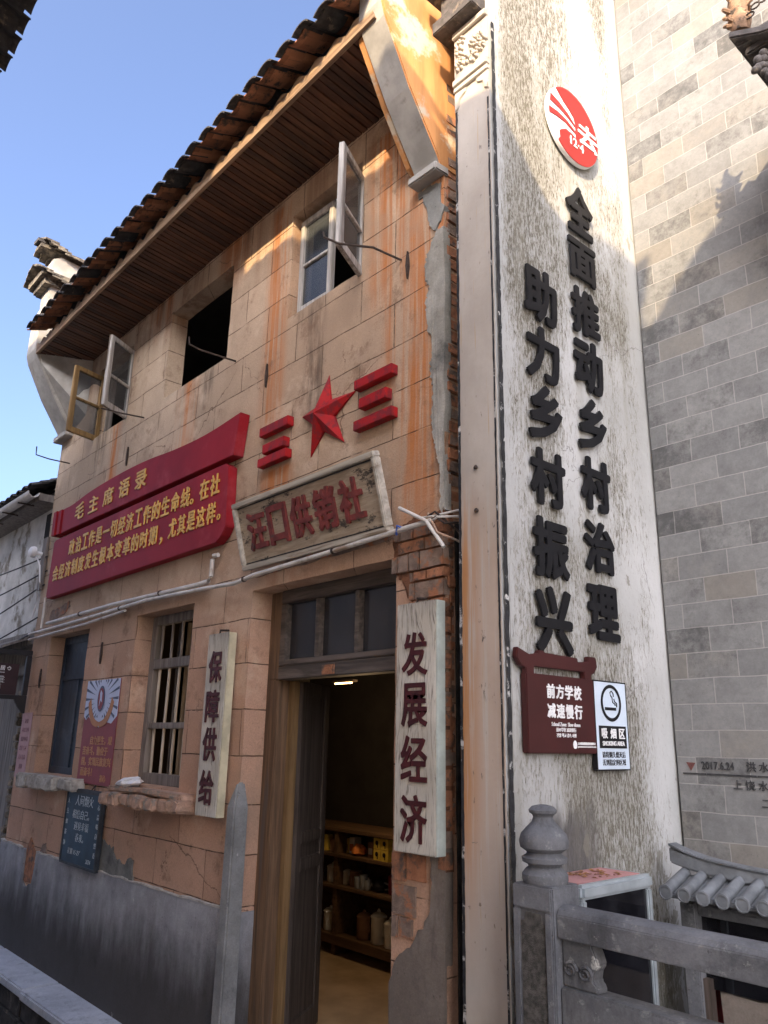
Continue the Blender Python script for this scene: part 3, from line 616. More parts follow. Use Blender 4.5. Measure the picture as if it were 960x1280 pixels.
patch('cement_patch', [(-2.80, 4.68), (-2.70, 4.69), (-2.62, 4.66), (-2.60, 4.45), (-2.66, 4.36), (-2.71, 4.42), (-2.73, 4.55)], -0.009, 'cement', 5, .014, 14)
# exposed bricks beside the door lintel
eb = MB(); eb.prism(rag([(-2.985, 2.62), (-2.90, 2.69), (-2.79, 2.72), (-2.72, 2.68), (-2.596, 2.71), (-2.594, 2.2), (-2.78, 2.2), (-2.90, 2.38), (-2.95, 2.43)], 5, .012, True, 5), XZ, -0.005, 0.05, 0)
random.seed(11); z = 2.20
for row, (h, ws) in enumerate(((.075, (.10, .12, .10)), (.095, (.21, .1)), (.055, (.12, .1, .08)), (.1, (.17, .08, .08, .07)), (.07, (.14, .2)), (.06, (.1, .12, .1, .05)))):
    x = -2.592
    for w in ws:
        xl = max(x - w + .008, -2.97 if z > 2.4 else -2.84)
        if xl < x - .02: eb.box(xl, x - .004, -0.016 - random.uniform(0, .01), 0.03, z + .004, z + h - .006, random.choice((1, 2, 2)))
        x -= w
        if x < -2.94: break
    z += h
build('exposed_brick', eb, ['mortar', 'brick_a', 'brick_b'], house, bevel=0.006, rough=(0.006, 14))
eb = MB(); eb.prism(rag([(-2.62, 2.2), (-2.592, 2.2), (-2.592, 1.05), (-2.61, 1.1), (-2.63, 1.5), (-2.625, 1.9)], 6, .01, True, 8), XZ, -0.012, 0.04, 0)
for i in range(13): eb.box(-2.625 - random.uniform(0, .012), -2.588, -0.02 - random.uniform(0, .012), 0.03, 1.06 + i * .087, 1.13 + i * .087, random.choice((1, 2)))
for x0, x1, z0, z1 in ((-2.945, -2.85, .98, 1.10), (-2.85, -2.72, .99, 1.1), (-2.945, -2.78, .84, .965), (-2.945, -2.9, .74, .83), (-2.89, -2.8, .75, .83)):
    eb.box(x0 + .005, x1 - .004, -0.010 - random.uniform(0, .008), 0.03, z0, z1, random.choice((1, 1, 2)))
build('exposed_brick', eb, ['mortar', 'brick_a', 'brick_b'], house, bevel=0.006, rough=(0.005, 14))
patch('exposed_brick', [(-7.86, .60), (-7.80, .70), (-7.74, .66), (-7.70, .62), (-7.60, .60), (-7.62, .34), (-7.85, .34)], -0.004, 'brick_a', 4, .012, 4)
patch('exposed_brick', [(-7.52, .61), (-7.47, .68), (-7.40, .69), (-7.37, .61)], -0.006, 'brick_b', 4, .01, 5)
patch('exposed_brick', [(-8.1, 2.66), (-8.08, 2.78), (-7.85, 2.80), (-7.62, 2.84), (-7.58, 2.78), (-7.70, 2.72)], -0.006, 'brick_b', 4, .014, 6)
patch('exposed_brick', [(-4.30, 2.60), (-3.85, 2.68), (-3.2, 2.69), (-3.0, 2.64), (-3.1, 2.615), (-3.9, 2.61)], -0.006, 'brick_b', 5, .008, 7)

# side and back walls, rooms
sw = MB(); build('side_wall', MB().box(-2.86, HX1 - .06, 0.165, 7, -0.24, 4.395), 'gap_shade', house); sw.box(-2.86, HX1, 0.165, 7, 4.4, 5.6); sw.prism([(0.302, 5.602), (7, 5.602), (7, 7.6), (3.5, 7.6), (0.302, 6.2)], YZ, -2.86, HX1)
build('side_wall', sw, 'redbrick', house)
build('gap_shade_skin', MB().box(HX1 - .02, HX1 + .012, .066, .164, -.24, 2.66), 'gap_shade', house)  # thin dark skin, gap shade put into its colour
# loose brick ends showing at the right corner
ce = MB(); random.seed(21)
for i in range(58):
    zz = 1.2 + i * 0.0745
    ce.box(HX1 - 0.03, HX1 + random.uniform(.002, .014), 0.004 + random.uniform(0, .02), (.06 if zz < 2.7 else .155), zz, zz + random.uniform(.060, .070), random.choice((0, 0, 1)))
build('corner_brickwork', ce, ['brick_a', 'brick_b'], house, bevel=0.006, rough=(0.006, 12))
lw = MB(); lw.box(HX0, HX0 + 0.26, 0.165, 7, -0.24, 5.6)
lw.prism([(0.285, 5.6), (7, 5.6), (7, 7.6), (3.5, 7.6), (0.285, 6.2)], YZ, HX0, HX0 + .26); build('side_wall', lw, 'greywhite', house)
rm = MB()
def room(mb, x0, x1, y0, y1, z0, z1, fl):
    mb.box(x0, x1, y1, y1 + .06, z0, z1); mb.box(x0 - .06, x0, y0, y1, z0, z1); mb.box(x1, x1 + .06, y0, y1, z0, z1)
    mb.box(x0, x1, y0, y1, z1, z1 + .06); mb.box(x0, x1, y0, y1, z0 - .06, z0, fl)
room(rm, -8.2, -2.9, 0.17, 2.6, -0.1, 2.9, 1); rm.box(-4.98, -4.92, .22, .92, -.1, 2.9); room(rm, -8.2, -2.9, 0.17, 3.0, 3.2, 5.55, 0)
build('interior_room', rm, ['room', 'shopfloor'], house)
build('threshold', MB().box(-4.33, -2.955, 0.02, 0.30, -0.24, -0.085), 'granite', house, bevel=0.01)

# roof: soffit planks, scalloped fascia, rows of clay tiles
EY, EZ = -0.47, 5.53
sf = MB(); random.seed(9); x = -8.2
while x < -2.66:
    w = random.uniform(.052, .064); dz = random.uniform(-.003, .003); mi = random.choice((0, 0, 1))
    b = [(x, EY, EZ + dz), (x + w - .011, EY, EZ + dz), (x + w - .011, 0.03, 5.48 + dz), (x, 0.03, 5.48 + dz)]
    sf.hexa(b, [(p[0], p[1], p[2] + .02) for p in b], mi); x += w
build('soffit', sf, ['soffit', 'soffit2'], house)
build('soffit_backing', MB().hexa([(-8.3, EY, EZ + .026), (-2.66, EY, EZ + .026), (-2.66, .05, 5.506), (-8.3, .05, 5.506)], [(-8.3, EY, EZ + .06), (-2.66, EY, EZ + .06), (-2.66, .05, 5.56), (-8.3, .05, 5.56)]), 'dark', house)
PT = 0.192
fs_ = [(-8.2, EZ - .01), (-2.66, EZ - .01)]; topp = []; x = -8.2
while x < -2.66:
    for t in range(8):
        xx = x + PT * t / 8
        if xx < -2.66: topp.append((xx, EZ + .062 + .05 * abs(math.cos(math.pi * (t / 8))) ** 1.5))
    x += PT
build('fascia', MB().prism(fs_ + topp[::-1], XZ, EY - .03, EY - .002), 'fascia', house)
def roof_tiles(mb, x0, x1, y_e, z_e, slope, rows, back, mi_pan, mi_cov, seed=1, sgn=1):
    rnd = random.Random(seed); n = int((x1 - x0) / PT)
    for i in range(n + 1):
        xc = x0 + i * PT; wob = rnd.uniform(-.006, .006)
        for kind in (0, 1):
            cx = xc + (PT / 2 if kind else 0); rad = .086 if kind else .092
            for r_ in range(rows):
                s0 = r_ * .12 - (.045 if kind else .0) + rnd.uniform(-.012, .012) * (r_ < 2); L = .2; t_ = rnd.uniform(-.05, .05); dz = rnd.uniform(-.004, .004) + .012
                vs = []; seg = 6
                for e, s_ in ((0, s0), (1, s0 + L)):
                    for th, rr in ((0, 1.0), (1, .86)):
                        for q in range(seg + 1):
                            a = math.pi * (.13 + .74 * q / seg) if kind else math.pi * (1.17 + .66 * q / seg)
                            ox = math.cos(a) * rad * rr * (1 + .08 * (1 - e)); oz = math.sin(a) * rad * rr * .78 + (.028 if kind else .112) + dz + (1 - e) * .018
                            vs.append((cx + ox + t_ * (s_ - s0) + wob, y_e + sgn * s_ * math.cos(slope), z_e + s_ * math.sin(slope) + oz))
                m2 = seg + 1; fs = []
                for q in range(seg):
                    fs += [(q, q + 1, 2 * m2 + q + 1, 2 * m2 + q), (m2 + q, 3 * m2 + q, 3 * m2 + q + 1, m2 + q + 1), (q, m2 + q, m2 + q + 1, q + 1), (2 * m2 + q, 2 * m2 + q + 1, 3 * m2 + q + 1, 3 * m2 + q)]
                fs += [(0, 2 * m2, 3 * m2, m2), (seg, m2 + seg, 3 * m2 + seg, 2 * m2 + seg)]
                mb.add(vs, fs, mi_cov if kind else (mi_pan if rnd.random() < .85 else mi_cov))
    ye = y_e + sgn * rows * .12 * math.cos(slope); ze = z_e + rows * .12 * math.sin(slope)
    yb = y_e + sgn * back * math.cos(slope); zb = z_e + back * math.sin(slope)
    mb.add([(x0, ye, ze + .1), (x1, ye, ze + .1), (x1, yb, zb + .1), (x0, yb, zb + .1)], [(0, 1, 2, 3)], mi_pan)
    mb.add([(x0, y_e + sgn * .16, z_e + .05), (x1, y_e + sgn * .16, z_e + .05), (x1, yb, zb - .02), (x0, yb, zb - .02)], [(0, 3, 2, 1)], 2)
rf = MB(); roof_tiles(rf, -8.02, -2.72, EY - .17, EZ + .085, R(26), 10, 4.2, 0, 1, 4)
build('roof', rf, ['tile', 'darktile', 'dark'], house)

# flared gable ends that carry the eaves
def gable(x0, x1, side_mat, front_mat, lean=0.0):
    prof = [(0.02, 4.74), (-.03, 4.74), (-.06, 4.80), (-.28, 5.14), (-.475, 5.50), (-.505, 5.60), (-.50, 6.05), (-.44, 6.22), (0.3, 6.5), (0.3, 4.74)]
    mb = MB(); n = len(prof)
    vs = [(x0, a, b) for a, b in prof] + [(x1, a, b) for a, b in prof]
    mb.add(vs, [tuple(range(n)), tuple(range(2 * n - 1, n - 1, -1))], 0)
    for i in range(n): mb.add([vs[i], vs[i + n], vs[(i + 1) % n + n], vs[(i + 1) % n]], [(0, 1, 2, 3)], 1 if i in (1, 2, 3, 4, 5, 6) else 0)
    return mb
gr = gable(-2.80, -2.594, 'orange', 'greywhite')
build('gable_end', gr, ['orange', 'greywhite'], house, bevel=0.008, rough=(0.006, 5))
build('gable_end_corbel', MB().box(-2.815, -2.586, -.085, .03, 4.70, 4.755), 'greywhite', house, bevel=0.008, rough=(0.005, 9))
build('gable_end_lining', MB().prism([(-.02, 4.80), (-.07, 4.84), (-.28, 5.17), (-.46, 5.5), (-.46, 5.56), (0, 5.5)], YZ, -2.845, -2.802), 'orange', house, bevel=0.004)
gl = gable(-8.52, -8.2, 'greywhite', 'greywhite')
build('gable_end', gl, ['greywhite', 'greywhite'], house, bevel=0.008, rough=(0.006, 4))
build('gable_end_corbel', MB().box(-8.55, -8.18, -.085, .03, 4.70, 4.76), 'greywhite', house, bevel=0.008, rough=(0.006, 9))
build('gable_end_lining', MB().hexa([(-8.2, -.42, 5.42), (-8.19, -.42, 5.42), (-7.86, .0, 4.85), (-8.2, .0, 4.78)], [(-8.2, -.47, 5.56), (-8.19, -.47, 5.56), (-7.86, .0, 5.50), (-8.2, .0, 5.52)]), 'greywhite', house)
# horse-head top of the left gable with two tiers of old tiles
hh = MB(); hh.prism([(-.44, 6.0), (-.46, 6.72), (-.36, 6.78), (1.4, 6.62), (1.4, 6.0)], YZ, -8.5, -8.22)
build('gable_parapet', hh, 'greywhite', house, bevel=0.01, rough=(0.02, 4))
pc = MB(); random.seed(31)
for tier, (yb, zb, half, L) in enumerate(((-.62, 6.50, .26, .55), (-.60, 6.86, .2, 1.9))):
    y = yb
    while y < yb + L:
        zz = zb - (y - yb) * .10 + (0.07 * max(0, 1 - (y - yb) / .22))
        for sx in (-1, 1):
            for q in range(3):
                a0, a1 = half * q / 3, half * (q + 1) / 3 + .03
                j = random.uniform(-.012, .012)
                b = [(-8.36 + sx * a0, y + j, zz + .06 - a0 * .5), (-8.36 + sx * a1, y + j, zz + .06 - a1 * .5), (-8.36 + sx * a1, y + .15 + j, zz + .05 - a1 * .5), (-8.36 + sx * a0, y + .15 + j, zz + .05 - a0 * .5)]
                if sx < 0: b = [b[1], b[0], b[3], b[2]]
                pc.hexa(b, [(p[0], p[1], p[2] + .022) for p in b])
        y += .075
pc.box(-8.44, -8.28, -.6, 1.3, 6.86, 6.90)
pc.box(-8.6, -8.12, -.58, -.1, 6.44, 6.50); pc.box(-8.54, -8.18, -.53, 0.2, 6.37, 6.44)
build('gable_coping', pc, 'coping_old', house, rough=(0.012, 8))
hk = MB(); hk.box(-8.42, -8.30, -.64, -.3, 6.92, 6.96); build('gable_ridge', hk, 'darktile', house, rough=(0.01, 8))

# ---- ground floor windows
def window_w1():
    f = MB(); y0, y1 = .135, .185
    for x0, x1, z0, z1 in ((-7.98, -7.925, 1.25, 2.52), (-7.085, -7.03, 1.25, 2.52), (-7.925, -7.085, 1.25, 1.31), (-7.925, -7.085, 2.45, 2.52), (-7.925, -7.085, 2.10, 2.145), (-7.535, -7.495, 1.31, 2.10)):
        f.box(x0, x1, y0, y1, z0, z1)
    w = build('window_frame', f, 'bluefilm', house, bevel=0.004)
    build('window_pane', MB().box(-7.93, -7.08, .150, .158, 1.3, 2.46), 'bluefilm', w)
window_w1()
f = MB(); y0, y1 = .14, .20
for x0, x1, z0, z1 in ((-6.05, -5.97, 1.25, 2.53), (-5.18, -5.11, 1.25, 2.53), (-5.97, -5.18, 1.25, 1.33), (-5.97, -5.18, 2.46, 2.53), (-5.97, -5.18, 2.11, 2.185), (-5.97, -5.18, 1.655, 1.70)):
    f.box(x0, x1, y0, y1, z0, z1)
wf = build('window_frame', f, 'wood_greyfrm', house, bevel=0.005)
random.seed(2)
for i in range(5):
    xx = -5.9 + i * .165
    for z0, z1 in ((1.33, 2.11), (2.185, 2.46)):
        build('window_bar', MB().tube([(xx + random.uniform(-.006, .006), .165, z0), (xx, .165, (z0 + z1) / 2), (xx + random.uniform(-.006, .006), .165, z1)], .0115, 8), 'wood_pale' if z0 < 2 else 'wood_greyfrm', wf, smooth=True)
build('inner_sash', MB().box(-5.9, -5.87, .3, .62, 1.3, 2.5).box(-5.9, -5.87, .3, .36, 1.3, 2.5), 'wood_greyfrm', house)
s1 = MB(); random.seed(4)
for x0, x1 in ((-8.03, -7.75), (-7.745, -7.35), (-7.345, -7.06), (-7.055, -6.72)): s1.box(x0, x1, -.13 + random.uniform(-.02, .02), .13, 1.13 + random.uniform(-.01, .03), 1.245)
build('window_sill', s1, 'sill_stone', house, bevel=0.014, sub=1, rough=(0.018, 11))
s2 = MB(); x = -6.0
while x < -4.84:
    w = random.uniform(.11, .17); s2.box(x, x + w - .008, -.16 + random.uniform(-.025, .025), .12, 1.115 + random.uniform(-.012, .012), 1.20 + random.uniform(-.006, .006)); x += w
s2.box(-6.0, -4.84, -.13, .13, 1.20, 1.242)
build('window_sill', s2, 'sill_brick', house, bevel=0.012, sub=1, rough=(0.016, 12))

# ---- upper windows
def sash(parent, p0, ang, w, z0, z1, mat_f, glass=True, cut=None, hinge_right=False, rail=0.5, th=.035):
    """a casement leaf hinged on the vertical line p0; ang is the direction of the leaf in plan"""
    d = Vector((math.cos(ang), math.sin(ang), 0)); n = Vector((-d.y, d.x, 0)); P = Vector(p0)
    def bx(mb, a0, a1, c0, c1, t=th, mi=0):
        b = [P + d * a0 - n * t / 2, P + d * a1 - n * t / 2, P + d * a1 + n * t / 2, P + d * a0 + n * t / 2]
        mb.hexa([(q.x, q.y, c0) for q in b], [(q.x, q.y, c1) for q in b], mi)
    f = MB(); s_ = .045
    bx(f, 0, s_, z0, z1); bx(f, w - s_, w, z0, z1); bx(f, s_, w - s_, z0, z0 + s_ * 1.2); bx(f, s_, w - s_, z1 - s_, z1)
    zm = z0 + (z1 - z0) * rail; bx(f, s_, w - s_, zm - .012, zm + .012)
    o = build('window_sash', f, mat_f, parent, bevel=0.004)
    for (c0, c1), hole in (((z0 + s_, zm), False), ((zm, z1 - s_), cut)):
        gm = MB()
        if not hole: bx(gm, s_ - .01, w - s_ + .01, c0, c1, .004)
        else:
            h_ = c1 - c0; L = w - 2 * s_
            pl_ = [(0, c1), (L, c1), (L, c1 - h_ * .95), (L * .86, c1 - h_ * .86), (L * .7, c1 - h_ * .62), (L * .52, c1 - h_ * .5), (L * .34, c1 - h_ * .25), (L * .16, c1 - h_ * .2), (0, c1 - h_ * .22)]
            if hinge_right: pl_ = [(L - a, b) for a, b in pl_]
            gm.prism(pl_, lambda a, b, c: tuple(P + d * (s_ + a) + n * c + Vector((0, 0, b))), -.002, .002)
        if glass: build('window_pane', gm, 'glass', o)
    return o
def upper_frame(x0, x1, z0, z1, y=.1):
    f = MB()
    for a, b, c, d in ((x0, x0 + .04, z0, z1), (x1 - .04, x1, z0, z1), (x0 + .04, x1 - .04, z0, z0 + .04), (x0 + .04, x1 - .04, z1 - .04, z1)): f.box(a, b, y, y + .06, c, d)
    return build('window_frame', f, 'wood_greyfrm', house, bevel=0.004)
uf = upper_frame(-7.58, -6.8, 4.49, 5.27)
sash(uf, (-7.575, .05, 0), R(-74), .37, 4.48, 5.19, 'wood_ochre', cut=True, rail=.52)
sash(uf, (-6.80, .02, 0), R(-60), .37, 4.48, 5.19, 'wood_white', rail=.45)
uf = upper_frame(-4.12, -3.34, 4.42, 5.26)
sash(uf, (-4.10, .075, 0), R(2), .37, 4.46, 5.22, 'wood_white', rail=.5)
sash(uf, (-3.345, .02, 0), R(-62), .37, 4.39, 5.12, 'wood_white', rail=.42)

# ---- door
dr = MB(); Y = .15
for x0, x1, z0, z1, mi in ((-4.335, -4.205, -.1, 1.955, 0), (-4.335, -4.20, 1.955, 2.52, 0), (-3.04, -2.95, -.1, 2.52, 0)): dr.box(x0, x1, Y, Y + .11, z0, z1, mi)
dframe = build('door_frame', dr, 'wood_brown', house, bevel=0.006)
tb = MB()
for x0, x1, z0, z1 in ((-4.20, -3.04, 1.955, 2.035), (-4.20, -3.04, 2.435, 2.52), (-4.14, -3.04, 2.04, 2.075), (-4.20, -4.14, 2.04, 2.43), (-3.83, -3.795, 2.075, 2.43), (-3.455, -3.42, 2.075, 2.43)): tb.box(x0, x1, Y - .012, Y + .09, z0, z1)
tr = build('transom', tb, 'wood_doorx', house, bevel=0.005)
for a, b in ((-4.14, -3.83), (-3.795, -3.455), (-3.42, -3.04)): build('window_pane', MB().box(a, b, Y + .03, Y + .036, 2.07, 2.435), 'glass_dark', tr)
build('nail_plate', MB().box(-3.74, -3.62, Y - .016, Y - .006, 1.965, 2.02), 'brick_a', tr)
def leaf(a, b, z0, z1, t=.045):
    P, Q = Vector(a), Vector(b); d = (Q - P).normalized(); n = Vector((-d.y, d.x, 0)); w = (Q - P).length
    mb = MB(); pm = MB()
    def bx(m_, a0, a1, c0, c1, tt):
        q = [P + d * a0 - n * tt / 2, P + d * a1 - n * tt / 2, P + d * a1 + n * tt / 2, P + d * a0 + n * tt / 2]
        m_.hexa([(v.x, v.y, c0) for v in q], [(v.x, v.y, c1) for v in q])
    for a0, a1, c0, c1 in ((0, .07, z0, z1), (w - .07, w, z0, z1), (.07, w - .07, z0, z0 + .12), (.07, w - .07, z1 - .09, z1), (.07, w - .07, .82, .90), (.07, w - .07, .98, 1.05)): bx(mb, a0, a1, c0, c1, t)
    for c0, c1 in ((z0 + .12, .82), (.9, .98), (1.05, z1 - .09)): bx(pm, .07, w - .07, c0, c1, t * .45)
    o = build('door_leaf', mb, 'wood_door', house, bevel=0.006); build('door_panel', pm, 'wood_door', o)
leaf((-4.165, .29, 0), (-4.385, .68, 0), -.08, 1.95)
build('door_stile', MB().box(-4.215, -4.155, .235, .285, -.08, 1.95), 'wood_yellow', house, bevel=0.005)

# ================================================================== SHOP INTERIOR
shelf = thing('shelf_cabinet', 'dark wooden goods shelf standing inside the open doorway', 'shelf', (-5.2, 1.95, -.1))
sb = MB(); SX0, SX1, SY0, SY1 = -6.3, -4.2, 1.8, 2.15
sb.box(SX0, SX1, SY1 - .02, SY1, -.1, .88)
for xx in (SX0, -5.66, -4.86, SX1 - .05): sb.box(xx, xx + .05, SY0, SY1 - .022, -.1, .86)
build('frame', sb, 'wood_shelf', shelf, bevel=0.004)
for z0, z1 in ((-.02, .05), (.40, .425), (.645, .67), (.845, .875)): build('shelf_board', MB().box(SX0 - .01, SX1 + .01, SY0 - .012, SY1 - .024, z0, z1), 'wood_shelf', shelf, bevel=0.004)
def item(name, label, cat, mb, mat, loc, group=None, **kw): return tag(build(name, mb, mat, loc=loc, **kw), label, cat, group)
def jar(x, y, z, r, h, label, body='jar', lid=True):
    t = thing('lidded_mug', label, 'mug', (x, y, z), 'enamel mugs and jars on the shelf')
    build('mug_body', MB().lathe([(r * .88, 0), (r, .01), (r, h * .8), (r * 1.03, h * .82)], (x, y, z), 16), body, t, smooth=True)
    if lid:
        build('mug_lid', MB().lathe([(r * 1.08, h * .825), (r * 1.08, h * .86), (r * .75, h * .95), (r * .2, h), (r * .22, h * 1.04), (r * .08, h * 1.1)], (x, y, z), 16), body, t, smooth=True)
    hd = MB().tube([(x + r * .95, y - .01, z + h * .68), (x + r * 1.5, y - .02, z + h * .62), (x + r * 1.5, y - .02, z + h * .35), (x + r * .95, y - .01, z + h * .25)], .006, 6); build('handle', hd, body, t, smooth=True)
jar(-5.18, 1.9, .05, .062, .23, 'wide cream lidded mug on the bottom shelf')
jar(-5.02, 1.88, .05, .048, .2, 'slim cream lidded mug at the right end of the bottom shelf')
jar(-5.36, 1.9, .05, .06, .2, 'brown mug with pale rim beside the wide cream mug', 'box_brown')
jar(-5.80, 1.9, .05, .06, .17, 'short cream mug at the left of the bottom shelf')
jar(-5.79, 1.9, .425, .05, .14, 'cream mug at the left end of the middle shelf')
jar(-5.50, 1.92, .425, .055, .14, 'brown canister on the middle shelf', 'box_brown', False)
tp = thing('teapot', 'small dark teapot with bright highlights on the middle shelf', 'teapot', (-5.17, 1.9, .425))
build('pot_body', MB().lathe([(.03, 0), (.06, .02), (.065, .05), (.04, .09), (.012, .10), (.014, .115)], (-5.17, 1.9, .425), 16), 'black', tp, smooth=True)
build('spout', MB().tube([(-5.22, 1.88, .46), (-5.27, 1.87, .49), (-5.28, 1.865, .52)], .012, 8), 'alu', tp, smooth=True)
build('handle', MB().tube([(-5.12, 1.9, .5), (-5.06, 1.9, .49), (-5.06, 1.9, .46), (-5.11, 1.9, .45)], .007, 6), 'alu', tp, smooth=True)
for i, (xx, zz, lab) in enumerate(((-5.13, .67, 'lower left'), (-5.04, .67, 'lower right'), (-5.13, .755, 'upper left'), (-5.04, .755, 'upper right'))):
    bx_ = thing('carton', 'yellow carton, %s of four stacked on the top shelf' % lab, 'carton', (xx, 1.86, zz), 'yellow cartons on the top shelf')
    build('carton_body', MB().box(xx - .042, xx + .042, 1.82, 1.9, zz, zz + .082), 'box_yellow', bx_, bevel=.002)
    mk = MB(); mk.lathe([(.018, 0), (.018, .002)], (xx, 1.817, zz + .048), 12, axis='y'); mk.box(xx + .006, xx + .014, 1.817, 1.819, zz + .012, zz + .045); build('printed_mark', mk, 'black', bx_)
item('snack_pack', 'crumpled orange snack pack on the top shelf', 'packet', MB().lathe([(.02, 0), (.07, .02), (.06, .06), (.03, .085)], (-5.42, 1.88, .67), 9), 'box_orange', (-5.42, 1.88, .67), rough=(.012, 20))
item('snack_pack', 'yellow packet at the left of the top shelf', 'packet', MB().box(-5.86, -5.80, 1.83, 1.9, .67, .80), 'box_yellow', (-5.83, 1.86, .67), bevel=.004, rough=(.006, 20))
item('snack_pack', 'brown packet beside the yellow packet on the top shelf', 'packet', MB().box(-5.77, -5.69, 1.84, 1.9, .67, .77), 'box_brown', (-5.73, 1.86, .67), bevel=.004, rough=(.008, 20))
random.seed(60)
for i, (xx, lab) in enumerate(((-5.62, 'green and yellow box nearest the post on the top shelf'), (-5.545, 'pale box second from the post on the top shelf'), (-5.30, 'brown box left of the yellow cartons on the top shelf'), (-5.22, 'green box touching the yellow cartons on the top shelf'))):
    bx_ = thing('goods_box', lab, 'box', (xx, 1.95, .67), 'small boxes on the top shelf'); h_ = random.uniform(.1, .15)
    build('box_body', MB().box(xx - .034, xx + .034, 1.90, 1.98, .67, .67 + h_), ('box_yellow', 'jar', 'box_brown', 'box_yellow')[i], bx_, bevel=.002)
    build('box_label', MB().box(xx - .024, xx + .024, 1.8975, 1.8995, .69, .67 + h_ * .6), ('box_brown', 'box_orange', 'jar', 'poster' + 'red')[i], bx_)
for xx, lab in ((-5.70, 'cream mug second from the left on the middle shelf'), (-5.62, 'cream mug against the post on the middle shelf')): jar(xx, 1.91, .425, .042, .12, lab)
jar(-5.02, 1.92, .425, .05, .15, 'dark red lidded pot at the right of the middle shelf', 'poster' + 'red')
for xx, h_, lab in ((-5.40, .09, 'small glass bowl left of the teapot'), (-5.33, .11, 'taller glass beside the small glass bowl'), (-5.28, .08, 'low glass nearest the teapot')):
    tag(build('glass_cup', MB().lathe([(.024, 0), (.03, .01), (.034, h_), (.030, h_), (.026, .014)], (xx, 1.86, .425), 14), 'alu', loc=(xx, 1.86, .425), smooth=True), lab, 'glass', 'glassware on the middle shelf')
lamp = thing('ceiling_lamp', 'warm tube lamp glimpsed high inside the dark doorway', 'lamp', (-5.0, 1.5, 2.3))
build('lamp_tube', MB().tube([(-5.28, 1.45, 2.05), (-5.06, 1.45, 2.05)], .006, 8), 'tube', lamp)
build('lamp_housing', MB().box(-5.31, -5.03, 1.435, 1.485, 2.058, 2.075), 'wood_door', lamp)
build('lamp_rod', MB().tube([(-5.16, 1.46, 2.1), (-5.16, 1.46, 2.9)], .006, 6), 'iron', lamp)
ld = bpy.data.lights.new('lamp_light', 'POINT'); ld.energy = 3.6; ld.color = (1, .66, .34); ld.shadow_soft_size = .12
lo = bpy.data.objects.new('lamp_light', ld); COL.objects.link(lo); lo.parent = lamp; lo.location = (.15, -.1, -.55)

# ================================================================== WALL-MOUNTED THINGS ON THE FACADE
# red slogan boards
slog = thing('slogan_board', 'large maroon two tier slogan board with golden writing on the upper facade', 'sign', (-6.35, 0, 3.2))
def smooth_curve(pts, n=8):
    out = []
    for i in range(len(pts) - 1):
        p0 = pts[max(i - 1, 0)]; p1 = pts[i]; p2 = pts[i + 1]; p3 = pts[min(i + 2, len(pts) - 1)]
        for t in range(n):
            t_ = t / n
            out.append(tuple(.5 * (2 * p1[q] + (p2[q] - p0[q]) * t_ + (2 * p0[q] - 5 * p1[q] + 4 * p2[q] - p3[q]) * t_ ** 2 + (3 * p1[q] - p0[q] - 3 * p2[q] + p3[q]) * t_ ** 3) for q in (0, 1)))
    return out + [pts[-1]]
low = [(-8.09, 2.93), (-8.06, 2.90), (-4.74, 2.90), (-4.67, 2.94), (-4.62, 3.0), (-4.64, 3.44), (-4.69, 3.475), (-8.02, 3.50), (-8.07, 3.48)]
build('lower_board', MB().prism(low, XZ, -.075, -.004), 'red', slog, bevel=.005)
curve = smooth_curve([(-7.86, 3.80), (-7.64, 3.80), (-7.2, 3.84), (-6.55, 3.855), (-6.0, 3.84), (-5.5, 3.80), (-5.0, 3.785), (-4.52, 3.815)])
build('upper_board', MB().prism([(-7.82, 3.545), (-4.57, 3.505)][::1] + curve[::-1], XZ, -.085, -.004), 'red', slog, bevel=.004)
for i in range(3):
    xx = -8.12 + i * .1
    build('page_strip', MB().prism([(xx, 3.55), (xx + .085, 3.55), (xx + .075, 3.81), (xx - .01, 3.81)], XZ, -.10 + i * .014, -.004), 'red', slog, bevel=.004)
def chpart(par, mat, ch, O, U, V, w, h, d, bold=0.0, name='character'):
    t_ = MB(); put_glyph(t_, ch, O, U, V, w, h, d, bold); return build(name, t_, mat, par)
def lnpart(par, mat, text, O, U, V, size, d, bold=0.0, xs=1.0, center=False, skew=0.0, name='text_line'):
    t_ = MB(); put_line(t_, text, O, U, V, size, d, bold, xs, 0, center, skew); return build(name, t_, mat, par)
for i, ch in enumerate('毛主席语录'): chpart(slog, 'gold', ch, Vector((-7.53 + i * .337, -.0865, 3.60)), UX, UZ, .215, .165, .006, .014)
for i, ch in enumerate('政治工作是一切经济工作的生命线'): chpart(slog, 'gold', ch, Vector((-7.60 + i * .163, -.0765, 3.262 if ch != '一' else 3.34)), UX, UZ, .135, .16 if ch != '一' else .022, .006, .014)
chpart(slog, 'gold', '。', Vector((-5.17, -.0765, 3.265)), UX, UZ, .05, .045, .006, .008)
for i, ch in enumerate('在社'): chpart(slog, 'gold', ch, Vector((-5.03 + i * .155, -.0765, 3.262)), UX, UZ, .13, .16, .006, .014)
for i, ch in enumerate('会经济制度发生根本变革的时期'): chpart(slog, 'gold', ch, Vector((-7.96 + i * .165, -.0765, 3.055)), UX, UZ, .137, .155, .006, .014)
chpart(slog, 'gold', '，', Vector((-5.62, -.0765, 3.035)), UX, UZ, .04, .06, .006, .008)
for i, ch in enumerate('尤其是这样'): chpart(slog, 'gold', ch, Vector((-5.48 + i * .146, -.0765, 3.055)), UX, UZ, .122, .155, .006, .014)
chpart(slog, 'gold', '。', Vector((-4.745, -.0765, 3.06)), UX, UZ, .045, .045, .006, .008)

